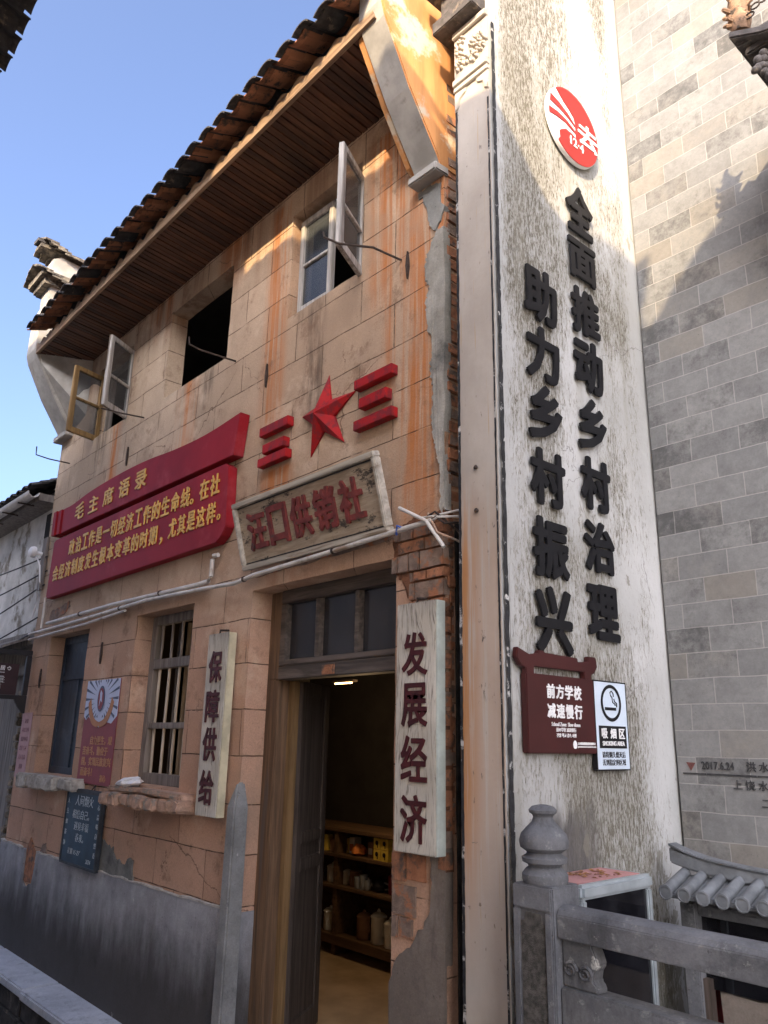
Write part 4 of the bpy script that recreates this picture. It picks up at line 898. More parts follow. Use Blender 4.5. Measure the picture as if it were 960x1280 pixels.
# star and bars
cxs, czs = -3.645, 3.535
tips = [(-3.60, 3.80), (-3.33, 3.605), (-3.425, 3.30), (-3.76, 3.29), (-3.875, 3.60)]
sm = MB(); vs = []
for i in range(5):
    a = Vector(tips[i]); b = Vector(tips[(i + 1) % 5]); mid = (a + b) / 2; c_ = Vector((cxs, czs)); inn = c_ + (mid - c_) * .46
    vs += [(a.x, -.004, a.y), (inn.x, -.022, inn.y)]
ap = (cxs, -.085, czs); n = len(vs); back = [(x, -.001, z_) for x, _, z_ in vs]
sm.add(vs + [ap] + back, [(i, (i + 1) % n, n) for i in range(n)] + [(i, n + 1 + i, n + 1 + (i + 1) % n, (i + 1) % n) for i in range(n)] + [tuple(range(n + 1, 2 * n + 1))])
tag(build('star', sm, 'redstar', loc=(cxs, 0, czs)), 'five pointed faceted red star in the middle of the facade', 'star')
for side, bars in (('right', ((-3.29, -2.96, 3.575, 3.635), (-3.24, -3.005, 3.44, 3.505), (-3.285, -2.955, 3.315, 3.375))), ('left', ((-4.30, -3.965, 3.565, 3.63), (-4.25, -4.0, 3.43, 3.495), (-4.30, -3.97, 3.345, 3.405)))):
    for (x0, x1, z0, z1), nm in zip(bars, ('top', 'short middle', 'bottom')):
        tag(build('red_bar', MB().box(x0, x1, -.055, -.003, z0, z1), 'redstar', loc=((x0 + x1) / 2, 0, z0), bevel=.003), '%s red bar of the three on the %s side of the star' % (nm, side), 'wall ornament', 'red bars beside the star')

# hanging name board, leaning out at the top
sg = thing('name_board', 'brown wooden name board in a cream frame with faded red characters above the door', 'sign', (-3.65, 0, 2.64))
B0, B1 = Vector((-3.65, -.045, 2.65)), Vector((-3.65, -.165, 3.075)); Vd = (B1 - B0).normalized(); Nn = UX.cross(Vd); H_ = (B1 - B0).length; W_ = 1.42
def onb(a, b, c): return tuple(B0 + UX * a + Vd * b + Nn * c)
def tilt_box(mb, a0, a1, b0, b1, c0, c1, mi=0): return mb.hexa([onb(a0, b0, c1), onb(a1, b0, c1), onb(a1, b0, c0), onb(a0, b0, c0)], [onb(a0, b1, c1), onb(a1, b1, c1), onb(a1, b1, c0), onb(a0, b1, c0)], mi)
build('panel', tilt_box(MB(), -W_ / 2 + .02, W_ / 2 - .02, .02, H_ - .02, -.012, .008), 'panel', sg)
fr = MB()
for a0, a1, b0, b1 in ((-W_ / 2, W_ / 2, 0, .032), (-W_ / 2, W_ / 2, H_ - .032, H_), (-W_ / 2, -W_ / 2 + .028, .033, H_ - .033), (W_ / 2 - .028, W_ / 2, .033, H_ - .033)): tilt_box(fr, a0, a1, b0, b1, -.02, .034)
build('frame', fr, 'signframe', sg, bevel=.005, rough=(.002, 9))
fr = MB()
for a0, a1, b0, b1 in ((-W_ / 2 + .034, W_ / 2 - .034, .036, .043), (-W_ / 2 + .034, W_ / 2 - .034, H_ - .043, H_ - .036)): tilt_box(fr, a0, a1, b0, b1, .0085, .014)
build('inner_moulding', fr, 'stencil', sg)
for i, ch in enumerate('汪口供销社'): chpart(sg, 'rustred', ch, Vector(onb(-.585 + i * .235, .105, .009)), UX, Vd, .20, .245, .016, .024)
for xx in (-4.05, -3.15): build('hanger', MB().tube([(xx, -.16, 3.07), (xx, -.09, 3.10), (xx, -.002, 3.11)], .006, 6), 'iron', sg)

def vboard(label, x0, x1, z0, z1, text, edge, zs, tilt=0.0, th=.075):
    t = thing('plank_board', label, 'sign', ((x0 + x1) / 2, 0, z0), 'pale plank boards beside the windows and door')
    y1 = -.018; y0 = y1 - th + .02
    mb = MB(); mb.box(x0, x1, y0, y1, z0, z1, 0)
    o = build('plank', mb, ['board'], t, bevel=.004, rough=(.002, 6))
    build('side_strip', MB().box(x1 + .0005, x1 + .012, y0 + .002, y1, z0 + .002, z1 - .002), edge, t, bevel=.002)
    w = (x1 - x0) * .64; cx = (x0 + x1) / 2
    for ch, zc in zip(text, zs): chpart(t, 'darkred', ch, Vector((cx - w / 2, y0 - .0035, zc - .10)), UX, UZ, w, .205, .006, .013)
    build('hook', MB().tube([(cx, y0 + .01, z1 - .005), (cx, y0 + .012, z1 + .02), (cx + .008, -.001, z1 + .025)], .008, 6), 'iron', t)
vboard('pale cracked board with four dark red characters right of the door', -2.865, -2.595, 1.115, 2.25, '发展经济', 'board_edge', (2.0, 1.76, 1.52, 1.26))
vboard('weathered board with four dark red characters left of the door', -4.735, -4.475, 1.125, 2.26, '保障供给', 'board_edge2', (2.04, 1.79, 1.555, 1.295))

# poster with rays and a clasped emblem
ps = thing('wall_poster', 'maroon and blue poster with rays and small writing between the two windows', 'poster', (-6.55, 0, 1.2))
PX0, PX1, PZ0, PZ1 = -6.885, -6.215, 1.215, 2.045
build('sheet', MB().box(PX0, PX1, -.008, -.003, PZ0, PZ1), 'posterred', ps)
zb = 1.72
build('ray_ground', MB().prism([(PX0, zb + .03), (PX0 + .05, zb), (PX0 + .1, zb + .03), (PX0 + .2, zb - .03), (-6.55, zb - .06), (PX1 - .18, zb - .02), (PX1 - .1, zb - .03), (PX1, zb + .03), (PX1, PZ1), (PX0, PZ1)], XZ, -.0105, -.0085), 'posterblue', ps)
ry = MB(); cx, cz = -6.55, 1.89
for i in range(26):
    a = 2 * math.pi * i / 26
    if -2.6 < a - 2 * math.pi * (a > math.pi) < -.55 and False: continue
    dx, dz = math.cos(a), math.sin(a); r1 = min((PX1 - .004 - cx) / abs(dx) if abs(dx) > 1e-4 else 9, ((PZ1 - .004 - cz) / dz) if dz > 1e-3 else ((zb + .02 - cz) / dz if dz < -1e-3 else 9)); r0 = .14
    if r1 > r0 + .02: ry.prism([(cx + dx * r0, cz + dz * r0), (cx + dx * r1 - dz * .012, cz + dz * r1 + dx * .012), (cx + dx * r1 + dz * .012, cz + dz * r1 - dx * .012)], XZ, -.0125, -.011)
build('rays', ry, 'posternavy', ps)
arm = MB()
for sx in (-1, 1):
    cc = smooth_curve([(cx + sx * .235, 1.87), (cx + sx * .205, 1.79), (cx + sx * .12, 1.70), (cx + sx * .0, 1.67)], 5); out = []
    for j, (a, b) in enumerate(cc): out.append((a + sx * .022, b - .012))
    for j, (a, b) in enumerate(cc[::-1]): out.append((a - sx * .024, b + .028))
    arm.prism(out, XZ, -.015 - .0005 * (sx > 0), -.0126)
build('raised_arms', arm, 'posterskin', ps)
build('emblem_ring', MB().prism([(cx + .070 * math.cos(i * math.pi / 12), cz + .105 * math.sin(i * math.pi / 12)) for i in range(24)], XZ, -.018, -.0155), 'posternavy', ps)
build('emblem_disc', MB().prism([(cx + .055 * math.cos(i * math.pi / 12), cz + .088 * math.sin(i * math.pi / 12)) for i in range(24)], XZ, -.0195, -.0182), 'posterred', ps)
build('emblem_mark', MB().prism([(cx - .01, cz + .07), (cx + .022, cz + .045), (cx + .022, cz), (cx + .03, cz - .03), (cx + .0, cz - .012), (cx - .022, cz - .06), (cx - .015, cz + .0), (cx - .022, cz + .04)], XZ, -.021, -.0196), 'posterblue', ps)
tx = MB()
for r_, (s_, x0) in enumerate((('自力更生，艰', -6.70), ('苦奋斗，勤俭于', -6.83), ('国，', -6.83), ('而奋斗！', -6.83))):
    lnpart(ps, 'postertxt', s_, Vector((x0, -.0085, 1.53 - r_ * .083)), UX, UZ, .072, .003, .014, 1.02)
lnpart(ps, 'postertxt', '实现民族复兴', Vector((-6.68, -.0085, 1.53 - 2 * .083)), UX, UZ, .072, .003, .014, 1.02)
lnpart(ps, 'postertxt', '初心', Vector((-6.42, -.0085, 1.245)), UX, UZ, .06, .003, .01)
# faded pink notice at the left corner
pk = thing('paper_notice', 'faded pink paper notice at the left corner of the facade', 'notice', (-8.3, 0, 1.2))
build('sheet', MB().box(-8.49, -8.2, -.006, -.003, 1.19, 1.80), 'pinkpaper', pk)
tx = MB()
for r_ in range(6): lnpart(pk, 'pinktext', ('通知', '村民公约', '保护环境', '爱护古村', '人人有责', '谢谢')[r_], Vector((-8.345, -.0065, 1.70 - r_ * .085)), UX, UZ, .05, .002, 0, 1, center=True)
# blackboard
bb = thing('blackboard', 'small dark blue blackboard with chalk writing hanging below the windows', 'blackboard', (-6.56, 0, .6))
BX0, BX1, BZ0, BZ1 = -6.93, -6.215, .60, 1.175
build('board_face', MB().box(BX0 + .02, BX1 - .02, -.05, -.02, BZ0 + .02, BZ1 - .03), 'chalkboard', bb)
fr = MB()
for a0, a1, b0, b1 in ((BX0, BX1, BZ0, BZ0 + .02), (BX0, BX1, BZ1 - .03, BZ1), (BX0, BX0 + .02, BZ0 + .02, BZ1 - .03), (BX1 - .02, BX1, BZ0 + .02, BZ1 - .03)): fr.box(a0, a1, -.056, -.019, b0, b1)
build('frame', fr, 'bbframe', bb, bevel=.003)
for s_, xx, zz, sz in (('人间烟火', -6.56, 1.055, .088), ('相信自己。', -6.60, .955, .075), ('遇见幸福', -6.57, .87, .07), ('春来。', -6.58, .785, .07), ('星期 15-25°', -6.66, .685, .05), ('2024', -6.36, .645, .045)): lnpart(bb, 'chalk', s_, Vector((xx, -.0505, zz)), UX, UZ, sz, .002, -.012, 1.05, center=True, skew=.12)
for i, ch in enumerate('人生如茶静'): lnpart(bb, 'chalk', ch, Vector((-6.90, -.0505, 1.06 - i * .08)), UX, UZ, .045, .002, -.01)
for i, ch in enumerate('心品味自然香'): lnpart(bb, 'chalk', ch, Vector((-6.285, -.0505, 1.04 - i * .068)), UX, UZ, .045, .002, -.01)
build('hanger', MB().tube([(-6.50, -.03, 1.17), (-6.47, -.012, 1.21), (-6.44, -.03, 1.17)], .005, 6), 'iron', bb)
# projecting dark information sign at the left corner
isg = thing('information_sign', 'black framed information sign projecting from the left corner of the facade', 'sign', (-8.42, -.05, 1.9))
fr = MB()
for a0, a1, b0, b1 in ((-.72, -.02, 2.36, 2.41), (-.72, -.02, 1.925, 1.965), (-.07, -.02, 1.966, 2.359), (-.72, -.67, 1.966, 2.359)): fr.box(-8.44, -8.40, a0, a1, b0, b1)
fr.prism([(-.02, 1.925), (-.14, 1.925), (-.10, 1.86), (-.05, 1.80), (-.02, 1.79)], YZ, -8.44, -8.40)
build('frame', fr, 'blacksign', isg, bevel=.004)
build('panel', MB().box(-8.432, -8.412, -.669, -.13, 1.967, 2.27), 'infoface', isg)
tx = MB()
put_line(tx, '民居 ❀', Vector((-8.411, -.36, 2.205)), UY, UZ, .05, .002, .01)
put_line(tx, 'Old House', Vector((-8.411, -.36, 2.175)), UY, UZ, .022, .002, 0)
for r_ in range(3): put_line(tx, '此处为清代徽派民居建筑，供销合作社旧址，', Vector((-8.411, -.66, 2.13 - r_ * .024)), UY, UZ, .021, .002, .008, 1.0)
for r_ in range(3): put_line(tx, 'This house was built in the Qing dynasty and served as a store', Vector((-8.411, -.66, 2.06 - r_ * .018)), UY, UZ, .015, .002, .004)
put_line(tx, '江西省文物保护单位 汪口古村', Vector((-8.411, -.62, 1.985)), UY, UZ, .02, .002, .005)
build('lettering', tx, 'white', isg)

# conduits
def pipe(label, runs, r, name='conduit_pipe', mat='pvc', group=None, clips=None):
    t = thing(name, label, 'pipe', runs[0][0], group)
    for p in runs: build('pipe_run', MB().tube(p, r, 10), mat, t, smooth=True)
    if clips:
        for x, z, y in clips: build('clip', MB().tube([(x - .008, y, z), (x + .008, y, z)], r * 1.35, 10), 'iron', t)
    return t
pipe('long pale conduit running along the facade under the signs', [[(-8.52, -.05, 2.585), (-7.1, -.05, 2.60), (-5.8, -.05, 2.625), (-4.9, -.05, 2.60), (-4.45, -.07, 2.575), (-4.2, -.09, 2.59), (-3.5, -.075, 2.615), (-2.9, -.065, 2.64), (-2.63, -.06, 2.65)]], .014, clips=[(-6.3, 2.615, -.05), (-4.32, 2.583, -.082), (-3.4, 2.62, -.074)])
pipe('second pale conduit running just below the long one at the left', [[(-8.52, -.045, 2.53), (-7.0, -.045, 2.555), (-6.2, -.045, 2.585)]], .011)
pipe('white conduit with an upturned elbow beside the name board', [[(-8.05, -.04, 2.655), (-6.5, -.04, 2.668), (-5.0, -.04, 2.645), (-4.86, -.04, 2.65), (-4.83, -.04, 2.68), (-4.83, -.04, 2.80), (-4.815, -.04, 2.825), (-4.77, -.03, 2.825)]], .016, clips=[(-7.2, 2.662, -.04), (-5.6, 2.656, -.04)])
pipe('short white upright conduit below the slogan board corner', [[(-8.2, -.04, 2.62), (-8.2, -.04, 2.93)]], .013)
cb = thing('cable_bundle', 'tangle of wires and an upturned white conduit at the facade corner', 'cable', (-2.6, -.06, 2.65))
build('stub_pipe', MB().tube([(-2.84, -.09, 2.75), (-2.66, -.075, 2.65), (-2.55, -.06, 2.50)], .010, 10), 'pvc', cb, smooth=True)
for i in range(5):
    random.seed(40 + i); a = Vector((-2.70 + i * .02, -.06, 2.66 + random.uniform(-.02, .06))); b = Vector((-2.50, .02, 2.52 + random.uniform(0, .2)))
    md = (a + b) / 2 + Vector((random.uniform(-.02, .03), -.05, random.uniform(-.06, .08)))
    build('wire', MB().tube(smooth_curve_3 if False else [a, a.lerp(md, .6), md, md.lerp(b, .5), b], .006, 6), ('pvc', 'iron', 'sill_brick')[i % 3], cb, smooth=True)
build('tie', MB().tube([(-2.885, -.065, 2.62), (-2.86, -.085, 2.66), (-2.835, -.06, 2.645)], .007, 6), 'bluetie', cb, smooth=True)
# iron stays
for lab, pts in (('thin iron hook rod under the left casement window', [(-6.36, -.001, 4.36), (-6.45, -.16, 4.38), (-6.52, -.34, 4.40)]),
                 ('iron hook rod with an upturned end below the open black window', [(-4.79, -.001, 4.34), (-4.87, -.26, 4.37), (-4.90, -.34, 4.40), (-4.90, -.345, 4.46)]),
                 ('bent iron stay holding the upper right casement', [(-2.945, -.001, 4.31), (-3.02, -.16, 4.36), (-3.16, -.30, 4.39), (-3.22, -.37, 4.43), (-3.23, -.37, 4.47)]),
                 ('iron hook rod at the left edge of the facade', [(-8.15, -.001, 4.38), (-8.22, -.2, 4.40), (-8.27, -.32, 4.43), (-8.27, -.325, 4.52)])):
    tag(build('iron_hook', MB().tube(pts, .007, 6), 'iron', loc=pts[0], smooth=True), lab, 'hook', 'iron hooks on the facade')
for lab, x, z in (('rusty iron cramp right of the upper right window', -2.885, 4.24), ('rusty iron cramp above the left red bars', -4.33, 4.05), ('rusty iron cramp above the slogan board', -6.62, 4.05), ('rusty iron cramp beside the blue window', -8.12, 2.12), ('rusty iron cramp above the poster', -6.68, 2.27)):
    cm = MB(); cm.prism([(x - .012, z), (x, z - .09), (x + .012, z), (x, z + .1)], XZ, -.02, .001)
    tag(build('wall_cramp', cm, 'iron', loc=(x, 0, z), bevel=.003), lab, 'wall cramp', 'iron cramps on the facade')
# small lamp at the left corner, crumpled paper on the sill
fl = thing('security_lamp', 'small round white lamp on a wooden plate at the left facade corner', 'lamp', (-8.52, -.06, 3.35))
build('back_plate', MB().box(-8.56, -8.44, -.03, .0, 3.05, 3.62), 'wood_greyfrm', fl, bevel=.004)
build('lamp_dome', MB().lathe([(.02, -.07), (.055, -.05), (.065, -.02), (.06, 0)], (-8.54, -.10, 3.45), 18, axis='y'), 'white', fl, smooth=True)
build('lamp_arm', MB().tube([(-8.54, -.10, 3.45), (-8.52, -.03, 3.44)], .02, 8), 'white', fl)
build('lead', MB().tube([(-8.53, -.08, 3.4), (-8.46, -.06, 3.3), (-8.42, -.05, 3.12), (-8.5, -.03, 2.9), (-8.6, -.02, 2.72)], .008, 6), 'white', fl, smooth=True)
cp = MB(); ctr = Vector((-5.78, -.05, 1.243)); nu, nv = 18, 12
for j in range(nv + 1):
    for i in range(nu):
        a, b_ = 2 * math.pi * i / nu, -math.pi / 2 + math.pi * j / nv
        d = Vector((math.cos(a) * math.cos(b_), math.sin(a) * math.cos(b_), math.sin(b_)))
        k_ = 1 + .55 * mnoise.noise(d * 1.7 + Vector((3, 1, 2))) + .3 * abs(mnoise.noise(d * 4))
        cp.v.append((ctr.x + d.x * .15 * k_, ctr.y + d.y * .06 * k_, ctr.z + max(0, .022 + d.z * .042 * k_ + .022 * d.x)))
for j in range(nv):
    for i in range(nu): cp.f.append((j * nu + i, j * nu + (i + 1) % nu, (j + 1) * nu + (i + 1) % nu, (j + 1) * nu + i)); cp.mi.append(0)
o = build('crumpled_bag', cp, 'paper', loc=tuple(ctr)); 
tag(o, 'crumpled white bag lying on the brick window sill', 'bag')

# granite guard stone at the door corner
gp = MB(); a0, a1, b0, b1 = -4.388, -4.30, -.05, .05; mid = ((a0 + a1) / 2, (b0 + b1) / 2)
gp.hexa([(a0 - .006, b0 - .006, -.24), (a1 + .006, b0 - .006, -.24), (a1 + .006, b1, -.24), (a0 - .006, b1, -.24)], [(a0, b0, 1.2), (a1, b0, 1.2), (a1, b1, 1.2), (a0, b1, 1.2)])
gp.add([(a0, b0, 1.2), (a1, b0, 1.2), (a1, b1, 1.2), (a0, b1, 1.2), (-4.345, -.02, 1.34), (-4.325, -.02, 1.34), (-4.325, .03, 1.34), (-4.345, .03, 1.34)], [(0, 1, 5, 4), (1, 2, 6, 5), (2, 3, 7, 6), (3, 0, 4, 7), (4, 5, 6, 7)])
tag(build('guard_stone', gp, 'granite', loc=(-4.34, 0, -.24), bevel=.012, rough=(.006, 6)), 'tall pointed granite guard stone at the left corner of the doorway', 'stone post')

# ================================================================== WHITE WALL END
ww = thing('white_wall', 'tall weathered white wall end with black raised slogan characters', 'wall', (-2.3, .5, -.24))
PY, PX0, PX1, WY = -.1, -2.41, -2.165, 1.24
wm = MB(); WT = 6.9
ny, nz = 26, 130
for j in range(nz + 1):
    for i in range(ny + 1):
        y_ = PY + (WY + .3 - PY) * i / ny; z_ = -.24 + (WT + .24) * j / nz
        p = Vector((PX1, y_, z_)); q = mnoise.noise(p * 1.6) * .008 + mnoise.noise(p * 6) * .003
        wm.v.append((PX1 + (q if 0 < i else 0), y_, z_))
for j in range(nz):
    for i in range(ny): a = j * (ny + 1) + i; wm.f.append((a, a + 1, a + ny + 2, a + ny + 1)); wm.mi.append(0)
build('long_face', wm, 'whitewall', ww, smooth=True)
core = MB(); core.box(PX0 + .004, PX1 - .014, PY + .012, 8, -.24, WT); build('core', core, 'whiteside', ww)
build('pilaster_face', MB().box(PX0, PX1 - .001, PY - .004, PY + .011, -.24, 5.06), 'pilaster', ww)
ln = MB(); random.seed(8)
def ragged_line(mb, fn, z0, z1, w, seed):
    rnd = random.Random(seed); z_ = z0
    L = []; Rr = []
    while z_ < z1: L.append((-w / 2 + rnd.uniform(-.12, .12) * w, z_)); Rr.append((w / 2 + rnd.uniform(-.12, .12) * w, z_)); z_ += .03
    for i in range(len(L) - 1): mb.add([fn(*L[i]), fn(*Rr[i]), fn(*Rr[i + 1]), fn(*L[i + 1])], [(0, 1, 2, 3)])
ragged_line(ln, lambda a, b: (PX0 + .010 + a, PY - .0065, b), -.2, 4.95, .016, 1)
ragged_line(ln, lambda a, b: (PX1 + .0125, PY + .018 + a, b), -.2, 5.4, .026, 2)
ragged_line(ln, lambda a, b: (PX1 - .010 + a, PY - .0065, b), .2, 4.9, .010, 3)
build('painted_border', ln, 'blackpaint', ww)
# relief and corbels at the head of the pilaster
rl = MB(); rl.box(PX0, PX1, PY - .03, PY + .02, 5.09, 5.13); rl.box(PX0, PX1, PY - .02, PY + .02, 5.055, 5.088); rl.box(PX0, PX1, PY - .012, PY + .02, 5.13, 5.42); rl.box(PX0, PX1, PY - .03, PY + .02, 5.42, 5.46)
hr = PX1 - PX0
rl.prism([(PX0, 5.055), (PX0, 4.93), (PX0 + .03, 4.95), (PX0 + .04, 5.0), (PX0 + .08, 5.02), (PX0 + .09, 5.05)], XZ, PY - .012, PY)
rl.prism([(PX1, 5.055), (PX1, 4.93), (PX1 - .03, 4.95), (PX1 - .04, 5.0), (PX1 - .08, 5.02), (PX1 - .09, 5.05)], XZ, PY - .012, PY)
build('capital_moulding', rl, 'pilaster', ww, bevel=.004)
cv = MB(); random.seed(14)
for i in range(16):
    cxx = PX0 + .025 + random.random() * (hr - .05); czz = 5.165 + random.random() * .22; rr = random.uniform(.014, .026)
    for j in range(5):
        a = 2 * math.pi * j / 5 + i; cv.lathe([(rr * .62, 0), (rr * .5, -.012), (rr * .1, -.02)], (cxx + math.cos(a) * rr, PY - .011, czz + math.sin(a) * rr), 7, axis='y')
build('floral_relief', cv, 'pilaster', ww, smooth=True)
cb2 = MB(); cb2.box(PX0 - .09, PX1 - .03, PY - .10, PY + .3, 5.475, 5.56); cb2.box(PX0 - .06, PX1 - .03, PY - .06, PY + .3, 5.56, 5.75); cb2.box(PX0 - .12, PX1 - .03, PY - .14, PY + .3, 5.75, 5.85)
build('corbel', cb2, 'carved', ww, bevel=.006)
cap = MB()
for i in range(40):
    y_ = -.5 + i * .22
    for sx in (-1, 1): cap.hexa([(-2.29, y_, WT + .18), (-2.29 + sx * .42, y_, WT + .0), (-2.29 + sx * .42, y_ + .25, WT + .0), (-2.29, y_ + .25, WT + .18)] if sx > 0 else [(-2.29 - .42, y_, WT), (-2.29, y_, WT + .18), (-2.29, y_ + .25, WT + .18), (-2.29 - .42, y_ + .25, WT)], [(-2.29, y_, WT + .22), (-2.29 + sx * .42, y_, WT + .04), (-2.29 + sx * .42, y_ + .25, WT + .04), (-2.29, y_ + .25, WT + .22)] if sx > 0 else [(-2.29 - .42, y_, WT + .04), (-2.29, y_, WT + .22), (-2.29, y_ + .25, WT + .22), (-2.29 - .42, y_ + .25, WT + .04)])
build('coping', cap, 'darktile', ww)
for zz in (2.62, 2.83): build('nail', MB().lathe([(.008, 0), (.012, -.01), (.004, -.016)], (-2.30 + .005, PY - .004, zz), 8, axis='y'), 'iron', ww)

# raised characters
LX = PX1 + .014
def wchar(ch, y0, y1, z0, z1, label, mat='black'):
    mb = MB(); put_glyph(mb, ch, Vector((LX, y0, z0)), UY, UZ, y1 - y0, z1 - z0, .013, .030)
    tag(build('raised_character', mb, mat, loc=(LX, (y0 + y1) / 2, z0)), label, 'lettering', 'black raised characters on the white wall')
for ch, z0, z1, lab in (('助', 3.66, 3.975, 'black character 助 at the top of the shorter left column'), ('力', 3.33, 3.63, 'black character 力 second from the top of the left column'), ('乡', 3.005, 3.31, 'black character 乡 in the left column below 力'), ('村', 2.68, 2.965, 'black character 村 in the left column above 振'), ('振', 2.33, 2.62, 'black character 振 second from the bottom of the left column'), ('兴', 1.985, 2.295, 'black character 兴 at the bottom of the left column')):
    wchar(ch, .105, .375, z0, z1, lab)
for ch, z0, z1, lab in (('全', 4.375, 4.70, 'black character 全 topmost of the taller right column under the emblem'), ('面', 4.075, 4.325, 'black character 面 second in the right column under 全'), ('推', 3.735, 4.02, 'black character 推 in the right column between 面 and 动'), ('动', 3.40, 3.71, 'black character 动 in the right column beside 力'), ('乡', 3.06, 3.365, 'black character 乡 in the right column below 动'), ('村', 2.74, 3.025, 'black character 村 in the right column above 治'), ('治', 2.42, 2.685, 'black character 治 in the right column beside 振'), ('理', 2.085, 2.36, 'black character 理 at the bottom of the right column')):
    wchar(ch, .515, .775, z0, z1, lab)
# round emblem
em = thing('round_emblem', 'round red and white emblem reading 12.4 high on the white wall', 'emblem', (PX1, .63, 5.1))
ECY, ECZ, ER = .615, 5.10, .245
build('disc', MB().lathe([(ER + .004, .012), (ER + .004, .03), (ER + .002, .034)], (PX1, ECY, ECZ), 48, axis='x'), 'white', em, smooth=True)
def disc_part(name, poly, mat='signred', x=PX1 + .0345, part=em, th=.003): return build(name, MB().prism(poly, lambda a, b, c: (c, ECY + a * ER, ECZ + b * ER), x, x + th), mat, part)
arc = lambda a0, a1, n=20, r=1.0: [(r * math.cos(R(a0 + (a1 - a0) * i / n)), r * math.sin(R(a0 + (a1 - a0) * i / n))) for i in range(n + 1)]
disc_part('red_field', arc(132, -132, 44) + [(-.58, -.62), (-.60, -.46), (-.55, -.40), (-.34, -.25), (-.10, -.25), (.066, -.30), (.066, .10), (.02, .28), (-.18, .42), (-.385, .52)])
disc_part('red_swoosh', [(-.89, .445), (-.92, .225), (-.55, .20), (-.2, .12), (.05, .02), (.05, .09), (-.2, .25), (-.55, .38)])
disc_part('red_swoosh', [(-.97, .02), (-.97, -.16), (-.7, -.10), (-.35, -.08), (.05, -.17), (.05, -.09), (-.3, .03), (-.65, .06)])
wt = MB(); EU, EV = UY, UZ
put_glyph(wt, '去', Vector((PX1 + .0380, ECY + .16 * ER, ECZ - .32 * ER)), UY, UZ, .82 * ER, .66 * ER, .003, .016)
build('white_strokes', wt, 'white', em)
tx = MB(); put_line(tx, '12·4', Vector((PX1 + .0380, ECY + .02, ECZ - .145)), UY, UZ, .085, .003, .008, center=True); build('lettering', tx, 'white', em)

# maroon school sign
ss = thing('school_sign', 'maroon slow down sign with a roof shaped top on the white wall', 'sign', (PX1, .24, 1.56))
SX = PX1 + .006
build('panel', MB().box(SX, SX + .034, .0, .495, 1.56, 1.89), ['signbrown'], ss, bevel=.004)
tp_ = MB(); P2 = [(-.05, 2.0), (-.055, 1.955), (-.03, 1.925), (.005, 1.915), (.005, 1.89), (.06, 1.89), (.06, 1.925), (.43, 1.925), (.43, 1.89), (.485, 1.89), (.485, 1.915), (.515, 1.925), (.54, 1.955), (.53, 2.0), (.47, 2.0), (.465, 1.975), (.385, 1.968), (.385, 1.985), (.14, 1.99), (.13, 1.998), (.10, 1.998), (.095, 1.985), (.03, 1.975), (.0, 1.985)]
P2 = [(a, b - .005) for a, b in P2]
build('roof_crest', MB().prism(P2, YZ, SX + .004, SX + .031), 'signbrown', ss, bevel=.003)
build('mounting_rail', MB().box(PX1 + .001, SX - .0005, .02, .47, 1.70, 1.73), 'signbrown_edge', ss)
tx = MB(); TX = SX + .0345
for r_, s_ in enumerate(('前方学校', '减速慢行')):
    for i, ch in enumerate(s_): put_glyph(tx, ch, Vector((TX, .135 + i * .066, 1.79 - r_ * .083)), UY, UZ, .058, .062, .003, .022)
put_line(tx, 'School Zone  Slow down', Vector((TX, .265, 1.674)), UY, UZ, .024, .003, .004, .86, center=True)
put_line(tx, '前の学校 减速慢行', Vector((TX, .265, 1.652)), UY, UZ, .0185, .003, .006, .95, center=True)
put_line(tx, '전방 학교 감속 서행', Vector((TX, .265, 1.629)), UY, UZ, .0185, .003, .006, .95, center=True)
put_line(tx, '江西婺源旅游股份有限公司', Vector((TX, .345, 1.598)), UY, UZ, .0125, .003, .01, .9)
put_line(tx, 'JIANGXI WUYUAN TOURISM CO., LTD', Vector((TX, .345, 1.586)), UY, UZ, .0085, .003, .006, .95)
tx.prism([(.325 + .014 * math.cos(i * .6283), 1.596 + .016 * math.sin(i * .6283) * (1.25 if i in (2, 3) else 1)) for i in range(10)], YZ, TX, TX + .003)
build('lettering', tx, 'white', ss)
# smoking sign
sk = thing('smoking_sign', 'narrow pale blue smoking area sign beside the maroon sign', 'sign', (PX1, .63, 1.49))
build('panel', MB().box(PX1 + .014, PX1 + .036, .50, .768, 1.49, 1.887), 'bluewhite', sk, bevel=.003)
bd = MB(); KX = PX1 + .0365
for a0, a1, b0, b1 in ((.497, .771, 1.486, 1.4915), (.497, .771, 1.8855, 1.891), (.497, .5025, 1.492, 1.885), (.7655, .771, 1.492, 1.885)): bd.box(PX1 + .012, KX, a0, a1, b0, b1)
build('border', bd, 'black', sk)
rg = MB(); cy, cz = .634, 1.79
ro, ri = .085, .069; n = 40
vs = [(KX + .002, cy + r_ * math.cos(2 * math.pi * i / n), cz + r_ * math.sin(2 * math.pi * i / n)) for r_ in (ri, ro) for i in range(n)]
rg.add(vs, [(i, (i + 1) % n, n + (i + 1) % n, n + i) for i in range(n)])
rg.box(KX, KX + .002, cy - .052, cy + .040, cz - .034, cz - .020)
for p in ([(.046, -.018), (.048, .0), (.03, .008), (.026, .02)], [(.034, -.012), (.034, -.004), (.014, .004), (.012, .024)], [(.012, .026), (.0, .034), (-.004, .048), (.008, .056), (.022, .046), (.024, .03)]):
    rg.tube([(KX + .001, cy + a, cz + b) for a, b in p], .0028, 5)
build('pictogram', rg, 'black', sk)
build('text_panel', MB().prism(rag([(.523, 1.585), (.747, 1.585), (.747, 1.685), (.523, 1.685)], 1), YZ, KX, KX + .002), 'black', sk)
tx = MB()
for i, ch in enumerate('吸烟区'): put_glyph(tx, ch, Vector((KX + .0025, .540 + i * .072, 1.628)), UY, UZ, .048, .046, .002, .016)
